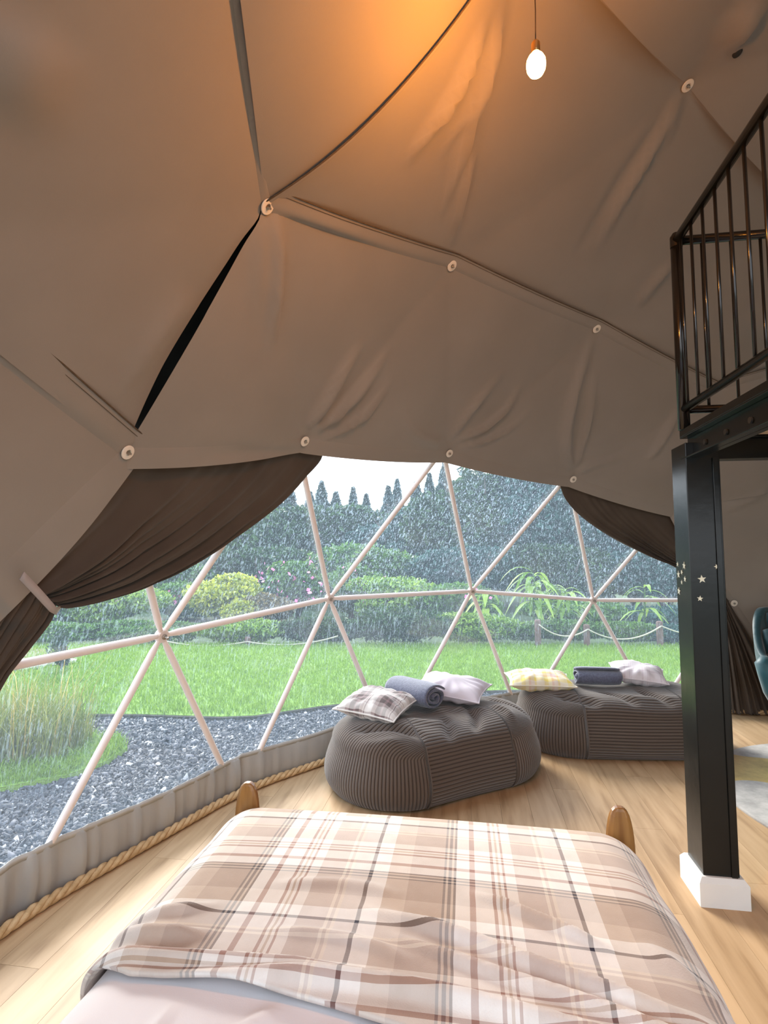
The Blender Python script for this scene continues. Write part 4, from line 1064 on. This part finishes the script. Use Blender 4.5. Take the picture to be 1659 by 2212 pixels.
# ------------------------------------------------------------------ garden
ZG = -.30
def polyplane(name, P, z, mat, kind='structure', thick=.0, **k):
    n_ = len(P); V = [(x_, y_, z) for x_, y_ in P]; Fc = [tuple(range(n_))]
    if thick:
        V += [(x_, y_, z-thick) for x_, y_ in P]; Fc += [(i, n_+i, n_+(i+1) % n_, (i+1) % n_) for i in range(n_)]
    return mk(name, V, Fc, mat, kind=kind, **k)
simple('rough_grass', (.02, .045, .012), (.05, .09, .025), .95, scale=3, bump=.5)
polyplane('ground', [(-60, -40), (60, -40), (60, 80), (-60, 80)], ZG-.03, M['rough_grass'])
polyplane('gravel_bed', [(-8, -8), (14, -8), (14, 8), (-8, 8)], ZG, M['gravel_ground'])
LE = [(-30, 5.75), (-6, 5.62), (-3.87, 5.6), (-2.47, 5.58), (-1.6, 5.50), (-1.29, 5.54), (-.64, 5.90), (.2, 6.27), (.94, 6.52), (1.5, 6.60), (3, 6.6), (5, 6.3), (8, 5.2), (11, 3), (30, 2)]
LP = LE+[(30, 12), (10, 10.0), (4.6, 9.85), (0, 9.9), (-4, 9.85), (-7, 9.8), (-30, 12)]
lawn = polyplane('lawn', LP, ZG+.045, M['lawn'], thick=.045)
edg = MB()
for (x0, y0), (x1, y1) in zip(LE[:-1], LE[1:]):
    d = np.array([x1-x0, y1-y0, 0.0]); L_ = np.linalg.norm(d); nrm = np.array([d[1], -d[0], 0])/L_
    edg.box(np.array([x0, y0, ZG])+nrm*.0, d, nrm*.03, EZ*.040)
edg.build('lawn_edging', M['kerb_dark'], lawn)
BP = [(-2.12, 4.62), (-2.15, 4.30), (-2.3, 4.05), (-2.65, 3.82), (-3.4, 3.35), (-6.5, 2.6), (-6.5, 5.0), (-3.6, 5.05), (-2.8, 4.98), (-2.3, 4.85)]
bedg = polyplane('grass_verge', BP, ZG+.05, M['lawn'], thick=.06)
polyplane('soil_bed', [(-4.75, 8.3), (-4.95, 7.75), (-5.5, 7.25), (-6.5, 6.7), (-12, 6.2), (-12, 10.2), (-5.1, 9.2)], ZG+.06, M['soil'], thick=.02)
rs = random.Random(3)
EP = [(-4.72, 8.05), (-4.95, 7.72), (-5.25, 7.42), (-5.6, 7.15), (-6.0, 6.9), (-6.45, 6.66)]
edl = ['farthest pale edging stone of the soil bed on the left', 'second-farthest pale edging stone of the soil bed on the left', 'third pale edging stone from the far end of the soil bed', 'pale edging stone near the middle of the soil bed edge', 'pale edging stone second from the curtain along the soil bed', 'pale edging stone of the soil bed nearest the left curtain']
for k, (x_, y_) in enumerate(EP):
    V = []; a = math.atan2(-.27, -.3)
    for i in range(10):
        for j in range(6):
            th, ph = 2*math.pi*i/10, -math.pi/2+math.pi*j/5; q = 1+.12*rs.uniform(-1, 1)
            lx, ly, lz = .21*math.cos(th)*math.cos(ph)*q, .10*math.sin(th)*math.cos(ph)*q, .055*math.sin(ph)
            V.append((x_+lx*math.cos(a)-ly*math.sin(a), y_+lx*math.sin(a)+ly*math.cos(a), ZG+.075+lz))
    mk('edging_stone', V, grid_faces(10, 6, True), M['edging_stone'], label=edl[k], cat='stone', group='pale edging stones of the soil bed')

def inside(P, x_, y_):
    c = np.zeros(x_.shape, bool); n_ = len(P)
    for i in range(n_):
        (x0, y0), (x1, y1) = P[i], P[(i+1) % n_]
        m_ = ((y0 > y_) != (y1 > y_)) & (x_ < (x1-x0)*(y_-y0)/(y1-y0+1e-12)+x0); c ^= m_
    return c
def quick_mesh(name, V, Fc, mat, tone, **k):
    me = bpy.data.meshes.new(name); V = np.asarray(V, np.float32); Fc = np.asarray(Fc, np.int32); par = k.pop('parent', None); kd = k.pop('kind', None)
    org = np.array(par['_w'][:]) if par is not None else np.array([V[:, 0].mean(), V[:, 1].mean(), V[:, 2].min()]); V = V-org
    me.vertices.add(len(V)); me.vertices.foreach_set('co', V.ravel()); nf, s_ = Fc.shape
    me.loops.add(nf*s_); me.loops.foreach_set('vertex_index', Fc.ravel()); me.polygons.add(nf); me.polygons.foreach_set('loop_start', np.arange(nf)*s_); me.polygons.foreach_set('loop_total', np.full(nf, s_))
    at_ = me.attributes.new('tone', 'FLOAT', 'POINT'); at_.data.foreach_set('value', np.asarray(tone, np.float32))
    me.materials.append(mat); me.update(calc_edges=True); me.validate()
    o = bpy.data.objects.new(name, me); COL.objects.link(o); o['_w'] = [float(v) for v in org]
    if par is not None: o.parent = par
    else: o.location = org
    return tag(o, k.get('label'), k.get('cat'), k.get('group'), kd)
# slate chips
def chips(n_):
    x_ = RNG.uniform(-5.2, 3.2, n_*3); y_ = RNG.uniform(.8, 6.9, n_*3)
    ok = ~inside(LP, x_, y_) & ~inside(BP, x_, y_) & (np.hypot(x_-DC[0], y_-DC[1]) > 4.06) & (y_ > -x_*.55) & (RNG.uniform(0, 1, n_*3) < np.clip(6.0/(y_**1.5), .35, 1))
    x_, y_ = x_[ok][:n_], y_[ok][:n_]; n_ = len(x_)
    s_ = RNG.gamma(4, .0028, n_)+.004; a = RNG.uniform(0, 6.28, n_); base = np.array([(-1, -.6, 0), (1, -.7, 0), (.8, .7, 0), (-.7, .6, 0), (-.7, -.4, .5), (.7, -.45, .55), (.5, .45, .45), (-.5, .4, .6)])
    J = base[None]*(1+.25*RNG.normal(size=(n_, 8, 3))); J[..., 1] *= RNG.uniform(.4, .9, (n_, 1)); J *= s_[:, None, None]
    tl_ = RNG.normal(size=(n_, 2))*.35; J[..., 2] += J[..., 0]*tl_[:, :1]+J[..., 1]*tl_[:, 1:]
    ca_, sa_ = np.cos(a)[:, None], np.sin(a)[:, None]; X = J[..., 0]*ca_-J[..., 1]*sa_+x_[:, None]; Y = J[..., 0]*sa_+J[..., 1]*ca_+y_[:, None]; Z = J[..., 2]+ZG+.003+RNG.uniform(0, .012, (n_, 1))
    fb = np.array([(4, 5, 6, 7), (0, 1, 5, 4), (1, 2, 6, 5), (2, 3, 7, 6), (3, 0, 4, 7)]); Fc = (np.arange(n_)[:, None, None]*8+fb[None]).reshape(-1, 4)
    tone = np.repeat(np.clip(RNG.beta(1.6, 2.4, n_)+(RNG.uniform(0, 1, n_) < .07)*.4, 0, 1), 8)
    quick_mesh('slate_chips', np.stack([X, Y, Z], -1).reshape(-1, 3), Fc, M['stone_chip'], tone, label='blue-grey slate chippings spread between the dome and the lawn', cat='gravel', kind='stuff')
chips(80000)
def blades(name, mat, n_, poly, bb, h, w_, z0, label, cat, lean=.5, hv=.4, gen=None):
    x_ = RNG.uniform(bb[0], bb[1], n_*3); y_ = RNG.uniform(bb[2], bb[3], n_*3); ok = inside(poly, x_, y_)
    if gen is not None: ok &= RNG.uniform(0, 1, n_*3) < gen(x_, y_)
    x_, y_ = x_[ok][:n_], y_[ok][:n_]; n_ = len(x_)
    a = RNG.uniform(0, 6.28, n_); hh = h*(1+hv*RNG.normal(size=n_)).clip(.3, 2.2); ln = RNG.uniform(0, lean, n_)*hh; wd = w_*RNG.uniform(.6, 1.4, n_)
    dx, dy = np.cos(a), np.sin(a); b_ = RNG.uniform(0, 6.28, n_); wx, wy = np.cos(b_)*wd, np.sin(b_)*wd
    P = [np.stack([x_-wx, y_-wy, 0*x_+z0], -1), np.stack([x_+wx, y_+wy, 0*x_+z0], -1), np.stack([x_+wx*.8+dx*ln*.3, y_+wy*.8+dy*ln*.3, z0+hh*.6], -1), np.stack([x_-wx*.8+dx*ln*.3, y_-wy*.8+dy*ln*.3, z0+hh*.6], -1),
         np.stack([x_+wx*.2+dx*ln, y_+wy*.2+dy*ln, z0+hh], -1), np.stack([x_-wx*.2+dx*ln, y_-wy*.2+dy*ln, z0+hh], -1)]
    V = np.stack(P, 1).reshape(-1, 3); i = np.arange(n_)*6; Fc = np.concatenate([np.stack([i, i+1, i+2, i+3], -1), np.stack([i+3, i+2, i+4, i+5], -1)])
    return quick_mesh(name, V, Fc, mat, np.repeat(RNG.uniform(0, 1, n_), 6), label=label, cat=cat, kind='stuff')
blades('lawn_grass', M['grass_blade'], 95000, LP, (-7, 5.5, 5.4, 10.4), .045, .005, ZG+.043, 'short bright green mown grass of the lawn', 'grass', lean=1.2)
blades('verge_grass', M['grass_blade'], 26000, BP, (-5, -2.1, 3.0, 5.05), .05, .0035, ZG+.048, 'short green grass on the verge around the tall grass', 'grass', lean=1.2)
TG = [(-2.45, 4.75), (-2.5, 4.3), (-2.9, 4.15), (-3.6, 3.7), (-5, 3.3), (-5.5, 4.9), (-3.6, 4.95), (-2.7, 4.9)]
blades('tall_grass', M['tall_grass'], 9000, TG, (-5.5, -2.4, 3.2, 5), .36, .0035, ZG+.05, 'clump of unmown tall grass outside the left of the bay', 'grass', lean=.75, hv=.35)
blades('dry_stalks', M['straw'], 420, TG, (-5.2, -2.4, 3.4, 5), .60, .003, ZG+.05, 'dry golden stalks standing in the tall grass', 'grass', lean=.5, hv=.25)

def leaves(c, rad, n_, size, seed, mat, name='foliage', parent=None, lobes=9, asp=.5, flat=0.0, cone=False, **k):
    r = np.random.default_rng(seed); c = np.asarray(c, float); rad = np.asarray(rad, float)
    L_ = r.normal(size=(lobes, 3)); L_ /= np.linalg.norm(L_, axis=1)[:, None]; L_[:, 2] = L_[:, 2]*.9-.05; lc = L_*.55*r.uniform(.6, 1, (lobes, 1)); lr = r.uniform(.32, .55, lobes)
    w_ = r.integers(0, lobes, n_); d = r.normal(size=(n_, 3)); d /= np.linalg.norm(d, axis=1)[:, None]
    P = lc[w_]+d*lr[w_][:, None]*r.uniform(.55, 1.05, (n_, 1))**.6
    if cone:
        t = r.uniform(0, 1, n_)**.75; zz = -1+2*t; a = r.uniform(0, 6.28, n_); tier = .75+.25*np.abs(np.sin(t*26)); rr_ = (1-t)**.9*tier*r.uniform(.5, 1, n_)**.4; P = np.stack([rr_*np.cos(a), rr_*np.sin(a), zz+rr_*-.12], -1)
    P = P*rad+c; P[:, 2] = np.maximum(P[:, 2], ZG+.02)
    s_ = size*r.uniform(.6, 1.5, n_); u = r.normal(size=(n_, 3)); u /= np.linalg.norm(u, axis=1)[:, None]; v = np.cross(u, r.normal(size=(n_, 3))); v /= np.linalg.norm(v, axis=1)[:, None]
    su, sv = u*s_[:, None], v*(s_*asp)[:, None]
    V = np.stack([P-su, P+sv, P+su, P-sv], 1).reshape(-1, 3); V[:, 2] = np.maximum(V[:, 2], ZG+.01)
    Fc = (np.arange(n_)[:, None]*4+np.arange(4)[None])
    # tone drawn at random for each leaf
    tone = np.repeat(r.uniform(0, 1, n_), 4)
    return quick_mesh(name, V, Fc, mat, tone, parent=parent, **k)
def gp(px, Y): return (px-829.5)/FPX*Y*.9985
def hz(py, Y): return CAM[2]+(1200-py)/FPX*Y
def shrub(name, label, px, Y, wpx, ytop, n_, size, mat, seed, cat='shrub', group=None, trunk=True, cone=False, depth=.8, asp=.5, zb_=None, flowers=None, lobes=11):
    x_ = gp(px, Y); w_ = wpx/FPX*Y/2; zt_ = hz(ytop, Y); z0 = ZG if zb_ is None else zb_
    o = empty(name, (x_, Y, ZG), label, cat, group)
    cz = (zt_+z0)/2; leaves((x_, Y, cz), (w_*1.05, max(w_*depth, .3), (zt_-z0)/2*1.02), n_, size, seed, M[mat], parent=o, cone=cone, asp=asp, lobes=lobes)
    if trunk:
        mb = MB(); r = random.Random(seed)
        if cone: mb.tube([(x_, Y, ZG-.05), (x_, Y, zt_-.2)], [.13, .03], 8)
        else:
            for k in range(4): a = r.uniform(0, 6.28); mb.tube([(x_+.05*math.cos(a), Y+.05*math.sin(a), ZG-.04), (x_+.25*w_*math.cos(a), Y+.25*w_*math.sin(a), cz), (x_+.5*w_*math.cos(a), Y+.4*w_*math.sin(a), cz+(zt_-cz)*.5)], [.035*max(1, w_), .025*max(1, w_), .008], 6)
        mk('stem', mb.v, mb.f, M['bark'], o)
    if flowers:
        leaves((x_, Y-w_*.3, cz+(zt_-z0)*.12), (w_*.95, w_*depth, (zt_-z0)*.42), flowers, size*.8, seed+50, M['flower_pink'], name='blossom', parent=o, asp=.9, lobes=7)
    return o
# backdrop wood
cl_ = ['leftmost, half behind the frame strut', 'second from the left', 'third from the left', 'the first one right of the curtain tip', 'low one in the dip of the skyline', 'paired with the low one in the dip', 'middle one of the notch of sky', 'just right of the notch of sky', 'taller one right of the notch', 'one before the diagonal strut', 'one behind the diagonal strut', 'rightmost and tallest']
rc = random.Random(12)
for k in range(12):
    px = 600+k*33+rc.uniform(-8, 8); yt = [1062, 1050, 1066, 1044, 1064, 1056, 1068, 1050, 1040, 1046, 1026, 1004][k]+rc.uniform(-4, 4)
    shrub('conifer', 'dark skyline conifer, '+cl_[k], px, 24+rc.uniform(0, 5), rc.uniform(95, 150), yt, 9000, .10, 'leaf_hazed', 100+k, 'tree', 'conifers on the skyline', cone=True)
bt = [('woodland tree with a broad grey-green crown far behind the left curtain', 470, 24, 330, 1030, 'leaf_mid'), ('broad dark woodland tree behind the yellow-green shrub', 300, 22, 300, 1080, 'leaf_dark'), ('dark woodland tree far behind on the extreme left', 120, 22, 300, 1120, 'leaf_mid'),
      ('low dark woodland tree filling the gap under the conifers', 700, 22, 330, 1078, 'leaf_dark'), ('dark green woodland tree under the middle of the skyline', 880, 21, 300, 1060, 'leaf_blue'), ('great broad dark tree right of the middle, rising past the lining edge', 1050, 19, 330, 950, 'leaf_dark'),
      ('tall blue-green tree behind the right half of the bay', 1210, 18, 330, 930, 'leaf_blue'), ('tall dark tree in front of the right curtain', 1370, 18, 330, 1000, 'leaf_dark'), ('dark tree seen between the right curtain and the black post', 1520, 18, 330, 1040, 'leaf_blue')]
for k, (lb, px, Y, wpx, yt, mt) in enumerate(bt):
    shrub('woodland_tree', lb, px, Y, wpx*1.15, yt, 16000, .13, mt, 200+k, 'tree', 'broadleaved trees behind the garden', depth=.6)
hg = [('tall clipped-looking mass of dark hedge, farthest left', 90, 17.5, 1190, 'leaf_dark'), ('dark hedge mass behind the yellow-green shrub', 330, 17.2, 1180, 'leaf_mid'), ('dark hedge mass behind the pink blossom', 560, 17.5, 1165, 'leaf_dark'), ('hedge mass behind the gap between the second and third hubs', 790, 17.0, 1160, 'leaf_mid'),
      ('dark blue-green hedge mass behind the third hub', 1010, 16.6, 1150, 'leaf_blue'), ('dark hedge mass behind the long-leaved plants', 1220, 16.4, 1160, 'leaf_dark'), ('blue-green hedge mass left of the black post', 1430, 16.4, 1170, 'leaf_blue'), ('hedge mass mostly hidden by the black post', 1640, 16.4, 1180, 'leaf_dark')]
for k, (lb, px, Y, yt, mt) in enumerate(hg):
    shrub('hedge', lb, px, Y, 300, yt, 15000, .085, mt, 700+k, 'hedge', 'hedge masses between garden and wood', depth=.45, lobes=26)
# shrubs
sh = [('rounded yellow-green shrub left of the second hub of the frame', 480, 13.0, 175, 1222, 'leaf_yellow', 9000, .055, None), ('small bright yellow-green shrub below the larger one', 522, 12.3, 90, 1282, 'leaf_yellow', 4000, .045, None),
      ('dark green shrub with pink blossom behind the yellow-green shrub', 400, 14.0, 190, 1250, 'leaf_mid', 9000, .06, 40), ('tall shrub with sprays of pink blossom left of the middle strut', 640, 14.0, 210, 1195, 'leaf_mid', 11000, .06, 90), ('rust-tinted shrub under the pink blossom', 575, 12.6, 130, 1270, 'leaf_rust', 6000, .05, None),
      ('leafy green shrub filling the view under the left curtain', 240, 12.5, 240, 1255, 'leaf_fresh', 10000, .055, 12), ('dense green shrub at the far left by the curtain', 110, 12.0, 190, 1270, 'leaf_mid', 9000, .06, None), ('wide pale green shrub between the middle two hubs', 830, 13.5, 230, 1228, 'leaf_fresh', 11000, .055, 14),
      ('tall lilac-flowered shrub just right of the second hub', 760, 14.5, 150, 1200, 'leaf_mid', 8000, .055, 30), ('bushy green shrub directly behind the third hub', 985, 13.0, 190, 1250, 'leaf_mid', 9000, .055, 8), ('dark leafy shrub behind the right fence posts', 1240, 13.0, 240, 1290, 'leaf_mid', 9000, .06, None),
      ('dark green bush in front of the black post', 1410, 12.5, 230, 1300, 'leaf_blue', 9000, .06, None), ('dark bush glimpsed right of the far fence post', 1560, 12.5, 180, 1290, 'leaf_dark', 7000, .06, None)]
for k, (lb, px, Y, wpx, yt, mt, n_, sz, fl) in enumerate(sh):
    shrub('garden_shrub', lb, px, Y, wpx*1.15, yt, n_, sz, mt, 300+k, 'shrub', 'shrubs of the garden border', flowers=fl)
lo2 = [('low green border plants at the foot of the shrubs, farthest left', 120, 250, 1335, 'leaf_mid'), ('low green border plants behind the first hub', 330, 230, 1330, 'leaf_mid'), ('low yellow-green border plants behind the short post', 520, 200, 1330, 'leaf_fresh'), ('low dark border plants left of the second hub', 690, 200, 1320, 'leaf_dark'),
       ('low dark green bush between the second and third hubs', 860, 230, 1305, 'leaf_dark'), ('low bright border plants below the third hub', 1030, 180, 1310, 'leaf_fresh'), ('low border plants round the leftmost of the right-hand posts', 1190, 180, 1330, 'leaf_mid'), ('low border plants below the fourth hub', 1330, 180, 1335, 'leaf_mid'), ('low border plants beside the black post', 1470, 200, 1335, 'leaf_blue')]
for k, (lb, px, wpx, yt, mt) in enumerate(lo2):
    shrub('border_plants', lb, px, 10.15, wpx*1.4, yt, 12000, .038, mt, 400+k, 'plant', 'low planting along the back of the lawn', trunk=False, depth=.35, asp=.35, lobes=16)
# exotic long-leaved plants
def longleaf(px, Y, h_, n_, label, seed):
    x_ = gp(px, Y); o = empty('long_leaved_plant', (x_, Y, ZG), label, 'plant', 'long-leaved plants behind the right-hand posts'); r = random.Random(seed)
    mb = MB(); mb.tube([(x_, Y, ZG-.03), (x_+.04, Y, ZG+h_*.8)], [.03, .015], 7); mk('stem', mb.v, mb.f, M['leaf_mid'], o, attr={'tone': [.4]*len(mb.v)})
    for k in range(n_):
        a = r.uniform(0, 6.28); z0 = ZG+h_*r.uniform(.35, .85); L_ = h_*r.uniform(.28, .5); V = []; wd = .05*r.uniform(.8, 1.4)
        d = np.array([math.cos(a), math.sin(a), 0]); s_ = np.array([-d[1], d[0], 0]); up0 = r.uniform(.2, .9)
        for i in range(7):
            t = i/6; p = np.array([x_+.03, Y, z0])+d*L_*t+EZ*(L_*up0*t-L_*1.1*t*t); ww = wd*math.sin(math.pi*min(t*.92+.06, 1))
            V += [p-s_*ww+EZ*ww*.25, p, p+s_*ww+EZ*ww*.25]
        Fc = [(i*3+j, i*3+j+1, (i+1)*3+j+1, (i+1)*3+j) for i in range(6) for j in range(2)]
        mk('leaf', V, Fc, M['leaf_fresh'], o, smooth=True, attr={'tone': [r.uniform(.2, 1)]*len(V)})
longleaf(1148, 10.9, 1.55, 30, 'tall long-leaved plant with arching leaves, left of the fourth hub', 1); longleaf(1215, 11.0, 1.15, 24, 'shorter long-leaved plant right of the tall one, by the fourth hub', 2); longleaf(1045, 10.8, 1.1, 22, 'long-leaved plant just right of the third hub', 3); longleaf(1385, 11.1, 1.2, 16, 'slender long-leaved plant near the black post', 4)
# posts and rope
fp = [(540, 9.72, 1372, 'short brown rope-fence post seen left, between the first two hubs'), (1158, 9.72, 1335, 'brown rope-fence post among the long-leaved plants'), (1262, 9.7, 1345, 'brown rope-fence post below the fourth hub'), (1418, 9.72, 1338, 'brown rope-fence post nearest the black post')]
pp = []
for k, (px, Y, yt, lb) in enumerate(fp):
    x_ = gp(px, Y); zt_ = hz(yt, Y)
    mb = MB().lathe([(0, 0), (.055, 0), (.056, zt_-ZG-.03), (.045, zt_-ZG-.005), (0, zt_-ZG)], (x_, Y, ZG), EZ, 12); mk('fence_post', mb.v, mb.f, M['post_wood'], label=lb, cat='post', group='posts of the rope fence'); pp.append(np.array([x_, Y-.06, zt_-.08]))
def sag(a, b_, s_, n_=14): return [a*(1-t)+b_*t-EZ*s_*4*t*(1-t) for t in np.linspace(0, 1, n_)]
for a, b_, s_, lb in [(pp[1], pp[2], .16, 'slack rope strung between the two middle fence posts'), (pp[2], pp[3], .20, 'slack rope strung between the right-hand fence posts'), (pp[3], pp[3]+np.array([1.6, .2, -.02]), .17, 'slack rope running right from the last fence post'), (pp[0], pp[0]+np.array([1.6, 0, .1]), .1, 'slack rope running right from the left fence post'), (pp[0], pp[0]-np.array([1.6, 0, -.05]), .1, 'slack rope running left from the left fence post')]:
    MB().tube(sag(a, b_, s_), .013, 6).build('fence_rope', M['fence_rope'], smooth=True, label=lb, cat='rope', group='ropes of the garden fence')
# sapling at the edge of the soil bed
sx0, sy0 = -4.45, 7.6
o = empty('sapling', (sx0, sy0, ZG), 'small dark feathery sapling at the edge of the lawn beside the soil bed', 'plant')
leaves((sx0, sy0, ZG+.35), (.26, .26, .38), 1500, .03, 77, M['leaf_dark'], parent=o, lobes=6, asp=.2); mb = MB().tube([(sx0, sy0, ZG-.02), (sx0+.02, sy0, ZG+.6)], [.014, .006], 6); mk('stem', mb.v, mb.f, M['bark'], o)

for o in bpy.data.objects:
    if '_w' in o: del o['_w']
